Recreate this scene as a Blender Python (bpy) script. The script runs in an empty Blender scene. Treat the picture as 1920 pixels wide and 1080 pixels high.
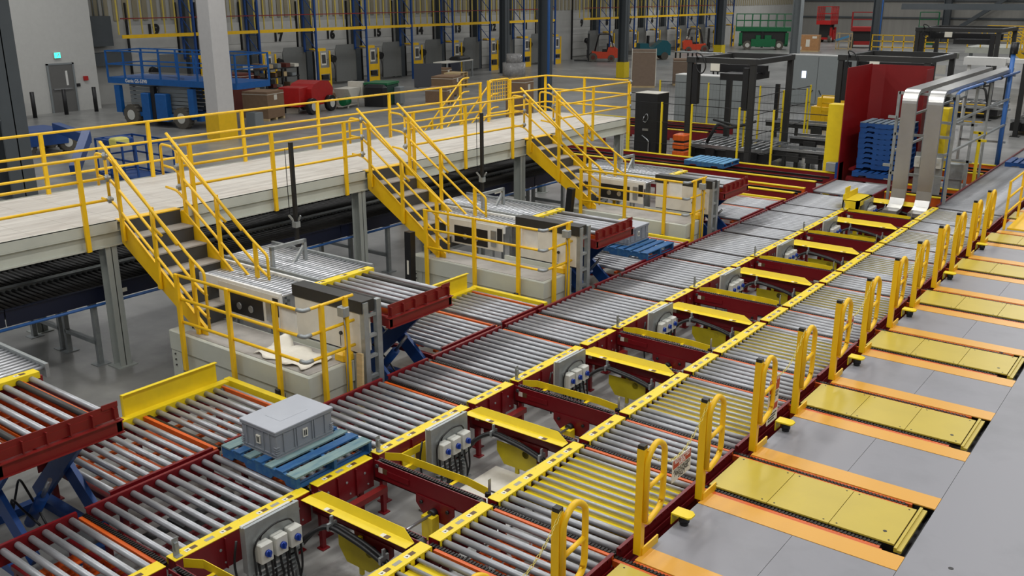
import bpy, math, random
from mathutils import Vector, Matrix
random.seed(7)
S = bpy.context.scene
COL = S.collection
PI = math.pi
# ------------------------------------------------------------------ camera, world, lights, exposure
CAM = Vector((0.0, -3.74, 5.158))
YAW, PITCH, ROLL = .6499, .3027, -.002
fwd = Vector((-math.sin(YAW)*math.cos(PITCH), math.cos(YAW)*math.cos(PITCH), -math.sin(PITCH)))
rt = Vector((math.cos(YAW), math.sin(YAW), 0)); up = rt.cross(fwd)
r2 = math.cos(ROLL)*rt + math.sin(ROLL)*up; u2 = -math.sin(ROLL)*rt + math.cos(ROLL)*up
cd = bpy.data.cameras.new('camera'); cam = bpy.data.objects.new('camera', cd); COL.objects.link(cam)
cd.lens = 33.06; cd.sensor_width = 36; cd.clip_end = 400
cam.matrix_world = Matrix(((r2.x, u2.x, -fwd.x, CAM.x), (r2.y, u2.y, -fwd.y, CAM.y), (r2.z, u2.z, -fwd.z, CAM.z), (0, 0, 0, 1)))
S.camera = cam
w = bpy.data.worlds.new('world'); S.world = w; w.use_nodes = True
w.node_tree.nodes['Background'].inputs[0].default_value = (.93, .96, 1, 1)
w.node_tree.nodes['Background'].inputs[1].default_value = .2
S.view_settings.view_transform = 'Standard'; S.view_settings.look = 'None'
S.view_settings.exposure = 0.0; S.view_settings.gamma = 1; S.view_settings.use_curve_mapping = False
def lamp(x, y, z, sx, sy, e, col=(1, .985, .955)):
    l = bpy.data.lights.new('high_bay_light', 'AREA'); l.shape = 'RECTANGLE'; l.size = sx; l.size_y = sy; l.energy = e; l.color = col
    o = bpy.data.objects.new('high_bay_light', l); o.location = (x, y, z); COL.objects.link(o)
for x in (-13.5, -7.5, -2.0, 3.5):
    for y in (-2, 6, 14, 22):
        lamp(x, y, 9.5, .8, 3.2, 190 if x > -5 else 200)
for x in (-38, -28, -18):
    for y in (0, 16, 34, 54, 76, 98): lamp(x, y, 10, 1.2, 6, 265 if y < 60 else 480)
for y in (36, 56, 80, 100): lamp(-5, y, 10, 1.2, 6, 560)

# ------------------------------------------------------------------ materials
def lin(c): return tuple(((v/255)/12.92 if v/255 <= .04045 else ((v/255+.055)/1.055)**2.4) for v in c)
def mat(name, rgb, rough=.5, metal=0.0, n=.12, ns=6.0, bump=0.0, emit=0, rgb2=None, thr=(.45, .62), stretch=None, alpha=1, spec=None):
    m = bpy.data.materials.new(name); m.use_nodes = True; nt = m.node_tree; N = nt.nodes; L = nt.links
    b = N['Principled BSDF']; c = lin(rgb)
    b.inputs['Roughness'].default_value = rough; b.inputs['Metallic'].default_value = metal
    if spec is not None: b.inputs['Specular IOR Level'].default_value = spec
    if emit:
        b.inputs['Emission Color'].default_value = (*c, 1); b.inputs['Emission Strength'].default_value = emit
    b.inputs['Base Color'].default_value = (*c, 1)
    if alpha < 1: b.inputs['Alpha'].default_value = alpha
    if n or rgb2:
        tc = N.new('ShaderNodeTexCoord'); mp = N.new('ShaderNodeMapping'); nz = N.new('ShaderNodeTexNoise'); rp = N.new('ShaderNodeValToRGB')
        if stretch: mp.inputs['Scale'].default_value = stretch
        nz.inputs['Scale'].default_value = ns; nz.inputs['Detail'].default_value = 5; nz.inputs['Roughness'].default_value = .6
        L.new(tc.outputs['Object'], mp.inputs[0]); L.new(mp.outputs[0], nz.inputs[0]); L.new(nz.outputs[0], rp.inputs[0]); L.new(rp.outputs[0], b.inputs['Base Color'])
        c2 = lin(rgb2) if rgb2 else tuple(v*(1-n) for v in c); c1 = c if rgb2 else tuple(min(1, v*(1+n)) for v in c)
        rp.color_ramp.elements[0].position = thr[0] if rgb2 else .3; rp.color_ramp.elements[1].position = thr[1] if rgb2 else .7
        rp.color_ramp.elements[0].color = (*c1, 1); rp.color_ramp.elements[1].color = (*c2, 1)
        if bump:
            bp = N.new('ShaderNodeBump'); bp.inputs['Strength'].default_value = bump; bp.inputs['Distance'].default_value = .01
            L.new(nz.outputs[0], bp.inputs['Height']); L.new(bp.outputs[0], b.inputs['Normal'])
    return m
YEL = mat('yellow_powder_coat', (232, 204, 30), .42, n=.05)
SAF = mat('safety_yellow_paint', (238, 190, 20), .38, n=.06, ns=4)
DYEL = mat('dull_yellow_sheet', (196, 178, 20), .45, n=.1, ns=5)
RED = mat('oxblood_red_paint', (112, 14, 22), .38, n=.1, ns=5)
RED2 = mat('brick_red_paint', (122, 26, 24), .42, n=.1, ns=5)
ORG = mat('orange_paint', (206, 90, 26), .4, n=.1)
ROL = mat('zinc_roller_steel', (170, 172, 176), .42, .5, n=.14, ns=9, stretch=(1, 6, 6))
SROL = mat('bright_aluminium_roller', (190, 192, 196), .3, .6, n=.08)
DROL = mat('dark_rubber_roller', (62, 60, 58), .5, .2, n=.1)
STEEL = mat('brushed_steel', (175, 178, 180), .3, .8, n=.1, ns=12)
GALV = mat('galvanised_steel', (160, 165, 166), .45, .5, n=.12, ns=10)
ALU = mat('polished_aluminium_sheet', (196, 195, 192), .3, .9, n=.08, ns=2, bump=.12)
BLK = mat('black_plastic', (24, 24, 26), .45, n=.1)
CHN = mat('oily_black_chain', (34, 30, 28), .4, .5, n=.35, ns=60)
GANT = mat('soft_black_paint', (40, 40, 39), .5, n=.08)
DGR = mat('charcoal_paint', (62, 62, 62), .5, n=.08)
BEI = mat('pale_grey_green_enamel', (190, 193, 182), .45, n=.05, ns=3)
CRM = mat('cream_white_enamel', (212, 208, 196), .4, n=.05)
WHT = mat('white_paint', (226, 226, 222), .5, n=.04)
PAP = mat('white_paper', (232, 228, 216), .8, n=.05, ns=14)
DECKM = mat('worn_walkway_boards', (196, 192, 184), .65, rgb2=(172, 166, 158), ns=3, thr=(.35, .7), stretch=(4, .5, 1))
GREY = mat('grey_floor_plate', (136, 136, 142), .42, rgb2=(118, 119, 123), ns=.9, thr=(.5, .8), bump=.03)
BLU = mat('royal_blue_paint', (18, 66, 132), .4, n=.1)
LBLU = mat('lift_blue_paint', (18, 90, 160), .4, n=.1)
COLP = mat('pale_grey_post_paint', (170, 175, 170), .5, n=.05, ns=3)
NAVY = mat('dark_navy_steel', (18, 24, 46), .4, n=.1)
BPIPE = mat('blue_air_pipe', (50, 100, 168), .4, n=.05)
KNOB = mat('blue_rotary_knob', (28, 60, 150), .3, n=0)
FPL = mat('light_floor_sheet_metal', (176, 176, 174), .35, .3, rgb2=(120, 120, 118), ns=4, thr=(.4, .75))
SWB = mat('light_grey_switch_box', (206, 206, 198), .4, n=.04)
PALB = mat('blue_painted_wood', (28, 84, 138), .65, rgb2=(66, 110, 140), ns=5, thr=(.45, .75), stretch=(3, .8, 3))
PALG = mat('faded_grey_blue_wood', (122, 146, 144), .75, rgb2=(84, 118, 130), ns=5, thr=(.4, .7), stretch=(3, .6, 3))
WOOD = mat('raw_pine_board', (196, 172, 128), .7, n=.15, ns=4, stretch=(1, 1, 6))
TOTE = mat('grey_tote_plastic', (138, 142, 148), .4, n=.04)
TOTEL = mat('pale_grey_tote_lid', (168, 172, 180), .42, n=.03)
CARD = mat('brown_cardboard', (130, 104, 80), .8, n=.08)
DCOL = mat('dark_grey_column_paint', (74, 80, 84), .5, n=.06, ns=3)
MCOL = mat('grey_column_paint', (132, 138, 140), .5, n=.05, ns=3)
WCOL = mat('white_column_paint', (200, 198, 196), .55, n=.03)
GRN = mat('green_lift_paint', (10, 104, 60), .45, n=.1)
LRED = mat('bright_red_lift_paint', (176, 28, 26), .45, n=.1)
FORG = mat('orange_red_truck_paint', (206, 66, 34), .4, n=.08)
TEAL = mat('teal_machine_paint', (20, 96, 108), .4, n=.06)
RUB = mat('dusty_tyre_rubber', (92, 88, 80), .85, n=.15, ns=20)
CABG = mat('cabinet_grey_enamel', (140, 146, 146), .45, n=.03)
PLWD = mat('plywood_sheet', (176, 130, 86), .75, n=.12, ns=5)
BRN = mat('reddish_brown_board', (98, 44, 34), .6, n=.1)
GLOW = mat('lit_green_exit_panel', (60, 230, 190), .4, n=0, emit=2.2)
SCRN = mat('lit_screen', (210, 220, 255), .3, n=0, emit=1.6)
SIGNR = mat('red_sign_print', (176, 48, 36), .5, n=0)
SIGNW = mat('white_sign_board', (222, 218, 204), .5, n=.03)
TXT = mat('black_lettering', (22, 22, 22), .6, n=0)
TXW = mat('white_lettering', (235, 232, 226), .6, n=0)
STKG = mat('grey_sticker', (150, 148, 140), .5, n=.1, ns=80)
STKB = mat('brown_black_sticker', (92, 66, 40), .5, n=.3, ns=90)
WRAP = mat('plastic_stretch_wrap', (200, 196, 190), .2, n=.1, alpha=.14)
MESHM = mat('black_fence_wire', (20, 20, 20), .5, n=0)
def floor_mat():
    m = mat('polished_concrete', (128, 128, 126), .34, n=0); nt = m.node_tree; N = nt.nodes; L = nt.links; b = N['Principled BSDF']
    tc = N.new('ShaderNodeTexCoord'); a = N.new('ShaderNodeTexNoise'); a.inputs['Scale'].default_value = .35; a.inputs['Detail'].default_value = 8; a.inputs['Roughness'].default_value = .65
    c = N.new('ShaderNodeTexNoise'); c.inputs['Scale'].default_value = 2.2; c.inputs['Detail'].default_value = 6
    mx = N.new('ShaderNodeMath'); mx.operation = 'MULTIPLY_ADD'; mx.inputs[1].default_value = .45; rp = N.new('ShaderNodeValToRGB')
    L.new(tc.outputs['Object'], a.inputs[0]); L.new(tc.outputs['Object'], c.inputs[0]); L.new(c.outputs[0], mx.inputs[0]); L.new(a.outputs[0], mx.inputs[2]); L.new(mx.outputs[0], rp.inputs[0])
    rp.color_ramp.elements[0].position = .5; rp.color_ramp.elements[0].color = (*lin((112, 112, 111)), 1)
    rp.color_ramp.elements[1].position = .92; rp.color_ramp.elements[1].color = (*lin((160, 160, 157)), 1)
    L.new(rp.outputs[0], b.inputs['Base Color']); return m
FLOOR = floor_mat()
def tread_mat():
    m = mat('amber_tread_plate', (218, 160, 60), .36, n=0); nt = m.node_tree; N = nt.nodes; L = nt.links; b = N['Principled BSDF']
    tc = N.new('ShaderNodeTexCoord'); wv = N.new('ShaderNodeTexChecker'); wv.inputs['Scale'].default_value = 38
    mp = N.new('ShaderNodeMapping'); mp.inputs['Rotation'].default_value = (0, 0, .785)
    bp = N.new('ShaderNodeBump'); bp.inputs['Strength'].default_value = .25; bp.inputs['Distance'].default_value = .004
    L.new(tc.outputs['Object'], mp.inputs[0]); L.new(mp.outputs[0], wv.inputs[0]); L.new(wv.outputs['Fac'], bp.inputs['Height']); L.new(bp.outputs[0], b.inputs['Normal']); return m
TREAD = tread_mat()
PLATE = mat('mustard_cover_plate', (192, 170, 62), .38, n=.05, ns=2)

# ------------------------------------------------------------------ mesh builder
class MB:
    def __init__(s): s.v = []; s.f = []; s.sm = []; s.mi = []; s.cur = 0
    def add(s, vs, fs, smooth=False):
        o = len(s.v); s.v += [tuple(v) for v in vs]
        for f in fs: s.f.append([o+i for i in f]); s.sm.append(smooth); s.mi.append(s.cur)
        return s
    def m(s, i): s.cur = i; return s
    def box(s, x0, x1, y0, y1, z0, z1):
        if x0 > x1: x0, x1 = x1, x0
        if y0 > y1: y0, y1 = y1, y0
        if z0 > z1: z0, z1 = z1, z0
        return s.add([(x, y, z) for z in (z0, z1) for y in (y0, y1) for x in (x0, x1)],
                     [(0, 2, 3, 1), (4, 5, 7, 6), (0, 1, 5, 4), (2, 6, 7, 3), (0, 4, 6, 2), (1, 3, 7, 5)])
    def bbox(s, x0, x1, y0, y1, z0, z1, c=.01):     # box with chamfered vertical and top edges
        a = [(x0+c, y0), (x1-c, y0), (x1, y0+c), (x1, y1-c), (x1-c, y1), (x0+c, y1), (x0, y1-c), (x0, y0+c)]
        cx, cy = (x0+x1)/2, (y0+y1)/2; kx = 1-2*c/abs(x1-x0); ky = 1-2*c/abs(y1-y0)
        v = [(x, y, z0) for x, y in a]+[(x, y, z1-c) for x, y in a]+[(cx+(x-cx)*kx, cy+(y-cy)*ky, z1) for x, y in a]
        f = [tuple(range(7, -1, -1)), tuple(range(16, 24))]
        for k in (0, 8):
            for i in range(8): j = (i+1) % 8; f.append((k+i, k+j, k+8+j, k+8+i))
        return s.add(v, f)
    def beam(s, p, q, w, h, upv=(0, 0, 1)):          # rectangular bar between two points
        p = Vector(p); q = Vector(q); d = (q-p).normalized(); u = Vector(upv)
        if abs(d.dot(u)) > .98: u = Vector((1, 0, 0))
        a = d.cross(u).normalized(); b = a.cross(d)
        vs = [t+a*sx*w/2+b*sy*h/2 for t in (p, q) for sy in (-1, 1) for sx in (-1, 1)]
        return s.add(vs, [(0, 1, 3, 2), (4, 6, 7, 5), (0, 4, 5, 1), (2, 3, 7, 6), (0, 2, 6, 4), (1, 5, 7, 3)])
    def tube(s, pts, r, n=8, fil=0, caps=True):
        P = [Vector(p) for p in pts]
        if fil:
            Q = [P[0]]
            for i in range(1, len(P)-1):
                a = (P[i-1]-P[i]); b = (P[i+1]-P[i]); t = min(fil, a.length*.49, b.length*.49); a.normalize(); b.normalize()
                for k in range(5):
                    u = k/4; Q.append((1-u)**2*(P[i]+a*t)+2*u*(1-u)*P[i]+u*u*(P[i]+b*t))
            Q.append(P[-1]); P = Q
        T = []
        for i in range(len(P)):
            d = (P[min(i+1, len(P)-1)]-P[max(i-1, 0)]); T.append(d.normalized())
        nrm = Vector((0, 0, 1)) if abs(T[0].z) < .9 else Vector((1, 0, 0))
        vs = []; fs = []
        for i, p in enumerate(P):
            nrm = (nrm-T[i]*nrm.dot(T[i]))
            nrm = nrm.normalized() if nrm.length > 1e-6 else T[i].orthogonal().normalized()
            b = T[i].cross(nrm)
            vs += [p+nrm*math.cos(2*PI*k/n)*r+b*math.sin(2*PI*k/n)*r for k in range(n)]
        for i in range(len(P)-1):
            for k in range(n): j = (k+1) % n; fs.append((i*n+k, i*n+j, (i+1)*n+j, (i+1)*n+k))
        s.add(vs, fs, True)
        if caps:
            o = len(s.v)-len(vs); s.f.append([o+k for k in range(n-1, -1, -1)]); s.f.append([len(s.v)-n+k for k in range(n)]); s.sm += [False]*2; s.mi += [s.cur]*2
        return s
    def cyl(s, p, q, r, n=16): return s.tube([p, q], r, n)
    def prism(s, poly, ax, a0, a1):                  # poly in the two other axes (x,z) for ax='y', (y,z) for 'x', (x,y) for 'z'
        def P(u, v, t): return {'y': (u, t, v), 'x': (t, u, v), 'z': (u, v, t)}[ax]
        n = len(poly); vs = [P(u, v, a0) for u, v in poly]+[P(u, v, a1) for u, v in poly]
        return s.add(vs, [tuple(range(n-1, -1, -1)), tuple(range(n, 2*n))]+[(i, (i+1) % n, n+(i+1) % n, n+i) for i in range(n)])
    def ibeam(s, x, y, z0, z1, w=.2, d=.2, t=.012):
        s.box(x-d/2, x-d/2+t, y-w/2, y+w/2, z0, z1); s.box(x+d/2-t, x+d/2, y-w/2, y+w/2, z0, z1); return s.box(x-d/2, x+d/2, y-t/2, y+t/2, z0, z1)
    def build(s, name, mats, parent=None, loc=(0, 0, 0), label=None):
        me = bpy.data.meshes.new(name); me.from_pydata(s.v, [], s.f); me.update()
        for m_ in (mats if isinstance(mats, (list, tuple)) else [mats]): me.materials.append(m_)
        me.polygons.foreach_set('use_smooth', s.sm); me.polygons.foreach_set('material_index', s.mi)
        o = bpy.data.objects.new(name, me); COL.objects.link(o); o.location = loc
        if parent: o.parent = parent
        if label: o['label'] = label
        return o
def tag(o, label, cat, group=None, kind=None):
    if label: o['label'] = label
    if cat: o['category'] = cat
    if group: o['group'] = group
    if kind: o['kind'] = kind
    return o
def T(name, loc, label, cat, group=None, rz=0):
    o = bpy.data.objects.new(name, None); COL.objects.link(o); o.location = loc; o.rotation_euler = (0, 0, rz); o.empty_display_size = .2
    return tag(o, label, cat, group)
def struct(name, mb, mats): o = mb.build(name, mats); o['kind'] = 'structure'; return o
KIDS = {}
def dup(root, loc, label, group=None, rz=None):
    def cp(o, par):
        c = o.copy(); COL.objects.link(c)
        if par: c.parent = par
        for ch in list(o.children): cp(ch, c)
        return c
    r = cp(root, None); r.location = loc
    if rz is not None: r.rotation_euler = (0, 0, rz)
    if label: r['label'] = label
    if group: r['group'] = group
    return r
def text_mesh(txt, size, mt, name, parent, M, align='CENTER', ext=.0015, label=None, bold=.012):
    c = bpy.data.curves.new('t', 'FONT'); c.body = txt; c.size = size; c.align_x = align; c.align_y = 'CENTER'; c.extrude = ext; c.resolution_u = 3; c.offset = size*bold
    to = bpy.data.objects.new('t', c); COL.objects.link(to); bpy.context.view_layer.update()
    me = bpy.data.meshes.new_from_object(to.evaluated_get(bpy.context.evaluated_depsgraph_get())); bpy.data.objects.remove(to)
    me.transform(M); me.materials.clear(); me.materials.append(mt); me.name = name
    o = bpy.data.objects.new(name, me); COL.objects.link(o); o.parent = parent
    return o
FX = Matrix(((0, 0, 1, 0), (1, 0, 0, 0), (0, 1, 0, 0), (0, 0, 0, 1)))      # text reading along +Y, facing +X
def TX(x, y, z, M=FX): return Matrix.Translation((x, y, z)) @ M
ORD = ['first', 'second', 'third', 'fourth', 'fifth', 'sixth', 'seventh', 'eighth', 'ninth', 'tenth', 'eleventh', 'twelfth', 'thirteenth', 'fourteenth', 'fifteenth', 'sixteenth', 'seventeenth', 'eighteenth', 'nineteenth', 'twentieth']
def cnt(i, n, near='bottom of the photo'):
    return (ORD[i] + ' from the ' + near) if i < n-1 or n == 1 else 'the farthest one'
P = 2.4; H = .62

# ------------------------------------------------------------------ setting
fb = MB(); fb.box(-46, 30, -14, 116, -.2, 0); struct('floor', fb, FLOOR)
# dock wall, runs along y at x = -44.5
m = MB(); m.box(-44.9, -44.5, 20.6, 112, 0, 9); struct('wall_left', m, mat('dock_wall_panels', (176, 176, 172), .6, n=.06, ns=1.5))
# upper cladding strip: vertical corrugated sheet, real ribs
m = MB()
for i in range(170):
    y = 21+i*.53; m.box(-44.5, -44.44, y, y+.27, 3.95, 9)
struct('trim_1', m, mat('tan_corrugated_sheet', (150, 142, 118), .6, n=.05))
# white room with the exit door, its face looks to +x at x = -43
m = MB(); m.box(-44.9, -43.1, 16.6, 20.6, 0, 9); struct('wall_exit', m, mat('pale_wall_paint', (196, 196, 192), .6, n=.03))
m = MB(); m.box(-46, -44.6, 2, 16.6, 0, 9); m.box(-44.6, -44.45, 14.2, 15.2, 0, 9); struct('wall_corner', m, mat('off_white_cladding', (170, 172, 170), .6, n=.06))
# far wall
far_m = mat('far_wall_cladding', (150, 148, 142), .65, n=.08, ns=.6, stretch=(4, 1, .3))
m = MB(); m.box(-46, 30, 112, 112.4, 0, 9); struct('wall_far', m, far_m)
m = MB()
for z in (2.45, 4.3, 6.2): m.box(-46, 30, 111.75, 112, z, z+.16)
struct('trim_2', m, DCOL)

# ------------------------------------------------------------------ roller beds of the two long lines
def roller(x0, x1, r=.031, z=.575):
    return MB().cyl((x0, 0, z), (x1, 0, z), r, 18).cyl((x0-.015, 0, z), (x0, 0, z), .012, 8).cyl((x1, 0, z), (x1+.015, 0, z), .012, 8)
def sticker(mb, x, y, z, big=1):
    mb.m(0).box(x-.022, x+.022, y, y+.05*big, z, z+.0012); mb.m(1).box(x-.022, x+.022, y+.055*big, y+.115*big, z, z+.0012)
    mb.m(2).prism([(x-.012, y+.012), (x+.012, y+.02), (x, y+.042)], 'z', z+.0012, z+.0018)
def stk(): m_ = MB(); sticker(m_, 0, 0, 0); return m_
def rep(name, mb, mats, t, locs):
    f = None
    for l in locs:
        if f is None: f = mb.build(name, mats, t, l); continue
        o = f.copy(); COL.objects.link(o); o.parent = t; o.location = l
def bed(side, long, label, group):
    """side L: rollers x 0..1.28 then covered beam at the right; side R: covered beam at the left."""
    Ln = 1.467 if long else .742
    n = (11 if side == 'L' else 12) if long else 6
    t = T('roller_bed', (0, 0, 0), label, 'roller conveyor', group)
    if side == 'L': rail, r0, r1, b0, b1 = 0.0, .012, 1.275, 1.27, 1.40
    else: rail, r0, r1, b0, b1 = 1.42, .135, 1.405, 0.0, .135
    # yellow cover with skirt that is notched round every roller end
    c = MB(); c.box(b0, b1, 0, Ln, H-.006, H)
    for h in (.12, Ln*.5, Ln-.12): c.cyl((b0+.03, h, H), (b0+.03, h, H+.003), .006, 8)
    pos = [Ln*(i+.5)/n for i in range(n)]
    sk = b0 if side == 'L' else b1-.004
    e = 0
    for yy in pos:
        c.box(sk, sk+.004, e, yy-.036, H-.075, H-.006); c.box(sk, sk+.004, yy-.036, yy+.036, H-.016, H-.006); e = yy+.036
    c.box(sk, sk+.004, e, Ln, H-.075, H-.006)
    c.build('beam_cover', YEL, t)
    ch = MB(); cx = (b0+.03, b1) if side == 'L' else (b0, b1-.03)
    fx = cx[1] if side == 'L' else cx[0]; sg = -1 if side == 'L' else 1
    ch.box(fx, fx+sg*.008, 0, Ln, .3, H-.007); ch.box(fx, fx+sg*.07, 0, Ln, .3, .31)
    ch.box(cx[0], cx[1], 0, .01, .3, H-.007); ch.box(cx[0], cx[1], Ln-.01, Ln, .3, H-.007)
    for yy in (Ln*.33, Ln*.66): ch.box(fx, fx-sg*.02, yy, yy+.012, .3, H-.02)
    ch.build('side_channel', RED, t)
    bl = MB()
    for i in range(5 if long else 3):
        yy = Ln*(i+.5)/(5 if long else 3); bl.cyl((fx, yy, .5), (fx-sg*.008, yy, .5), .013, 8); bl.cyl((fx, yy+.04, .36), (fx-sg*.008, yy+.04, .36), .01, 8)
    bl.build('bolt_row', GALV, t)
    rl = MB(); rs = 1 if side == 'L' else -1
    rl.box(rail-.004, rail+.004, 0, Ln, .43, H+.004); rl.box(rail, rail-rs*.03, 0, Ln, H-.002, H+.006); rl.box(rail, rail-rs*.03, 0, Ln, .43, .438)
    if side == 'R':
        for i in range(n): rl.cyl((rail+.004, pos[i], .575), (rail+.012, pos[i], .575), .014, 6)
        rl.box(rail+.004, rail+.09, 0, .5 if long else Ln, .40, .41); rl.box(rail+.02, rail+.03, 0, Ln, .22, .5)
    rl.build('side_rail', RED, t)
    ro = roller(r0, r1); thin = roller(r0, r1, .018, .588)
    first = fthin = None
    for i, yy in enumerate(pos):
        if side == 'R' and long and 2 < i < n-1:
            if fthin is None: fthin = thin.build('roller', ROL, t, (0, yy, 0)); continue
            o = fthin.copy(); COL.objects.link(o); o.parent = t; o.location = (0, yy, 0); continue
        if first is None: first = ro.build('roller', ROL, t, (0, yy, 0)); continue
        o = first.copy(); COL.objects.link(o); o.parent = t; o.location = (0, yy, 0)
    x0, x1 = (0.0, b1) if side == 'L' else (b0, 1.42)
    un = MB()
    for yy in (.1, Ln-.14): un.box(x0+.01, x1-.01, yy, yy+.05, .36, .41)
    for xx in (x0+.05, x1-.1):
        for yy in (.1, Ln-.15): un.box(xx, xx+.05, yy, yy+.05, 0.012, .36); un.box(xx-.03, xx+.08, yy-.03, yy+.08, 0, .012)
    un.build('support_frame', RED, t)
    if long and side == 'R':
        MB().box(.15, 1.40, .36, 1.33, .556, .562).box(.15, 1.40, .36, .37, .46, .556).box(.15, 1.4, 1.32, 1.33, .46, .556).build('safety_tray', YEL, t)
    if not long:
        og = MB()
        for xx in (.35, .62, .9): og.box(xx, xx+.05, .08, Ln-.08, .36, .37); og.box(xx, xx+.006, .08, Ln-.08, .36, .45)
        for i in range(4): yy = .14+i*.14; og.box(.3, 1.0, yy, yy+.03, .37, .40); og.box(.36+.1*i, .46+.1*i, yy+.04, yy+.1, .40, .46)
        og.build('lift_table', ORG, t)
    elif side == 'L':
        og = MB()
        for xx in (.3, .85): og.box(xx, xx+.04, .08, Ln-.08, .40, .45)
        og.build('crossmember', RED, t); MB().cyl((.55, .2, .4), (.55, 1.2, .4), .045, 12).box(.5, .75, .5, .75, .33, .46).build('drive_motor', DGR, t)
    sx = (b0+b1)/2
    rep('warning_label', stk(), [SIGNW, STKB, TXT], t, [(sx, yy, H+.0004) for yy in ((.14, .5, .9, 1.2) if long else (.12, .45))])
    rep('grey_label', MB().box(-.02, .02, 0, .09, 0, .001), STKG, t, [(sx, yy, H+.0004) for yy in ((.34, 1.06) if long else (.3,))])
    return t
LX = -7.80; RX = -4.962
def line(side, X, ks, total_label):
    seq = []
    for k in ks:
        seq.append((k*P-.829, False)); seq.append((k*P, True))
    proto = {}
    n = len(seq)
    for i, (y, lg) in enumerate(seq):
        same = [j for j in range(n) if seq[j][1] == lg]; idx = same.index(i)
        lab = '%s roller bed of the %s line, %s' % ('long' if lg else 'short', total_label, cnt(idx, len(same)))
        grp = '%s roller beds of the %s line' % ('long' if lg else 'short', total_label)
        if lg not in proto: o = proto[lg] = bed(side, lg, lab, grp); o.location = (X, y, 0)
        else: dup(proto[lg], (X, y, 0), lab)
line('L', LX, range(-1, 8), 'left')
line('R', RX, range(0, 8), 'right')

# far plain roller beds with red rails (beyond the yellow beams)
def plain_bed(name, x, y, Wd, Ln, z, nr, label, group, railm=RED, rm=ROL, leg=True, across=True, cat='roller conveyor'):
    t = T(name, (x, y, 0), label, cat, group)
    for s_ in (0, Wd):
        MB().box(s_-.02, s_+.02, 0, Ln, z-.18, z+.015).build('side_rail', railm, t)
    f = None
    for i in range(nr):
        yy = Ln*(i+.5)/nr
        if f is None: f = MB().cyl((.02, 0, z-.035), (Wd-.02, 0, z-.035), .03, 14).build('roller', rm, t, (0, yy, 0)); continue
        o = f.copy(); COL.objects.link(o); o.parent = t; o.location = (0, yy, 0)
    if leg:
        for xx in (0, Wd):
            for yy in (.15, Ln-.15): MB().box(xx-.03, xx+.03, yy-.03, yy+.03, 0, z-.18).box(xx-.07, xx+.07, yy-.07, yy+.07, 0, .01).build('leg', railm, t)
    return t
pb = plain_bed('roller_bed', -7.8, 18.56, 1.4, 1.7, H, 16, 'plain red-railed roller bed in front of the blue pallet stack', None)
pf = plain_bed('roller_bed', -4.9, 18.38, 1.42, 3.0, H, 28, 'plain red-railed roller bed right of the aluminium ducts', 'plain roller beds at the far end of the right line')
dup(pf, (-4.9, 21.4, 0), 'plain red-railed roller bed just before the blue pallet at the right edge')
dup(pf, (-4.9, 24.42, 0), 'plain red-railed roller bed carrying the blue pallet at the right edge')
dup(pf, (-4.9, 27.44, 0), 'farthest plain red-railed roller bed at the right edge')

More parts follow.
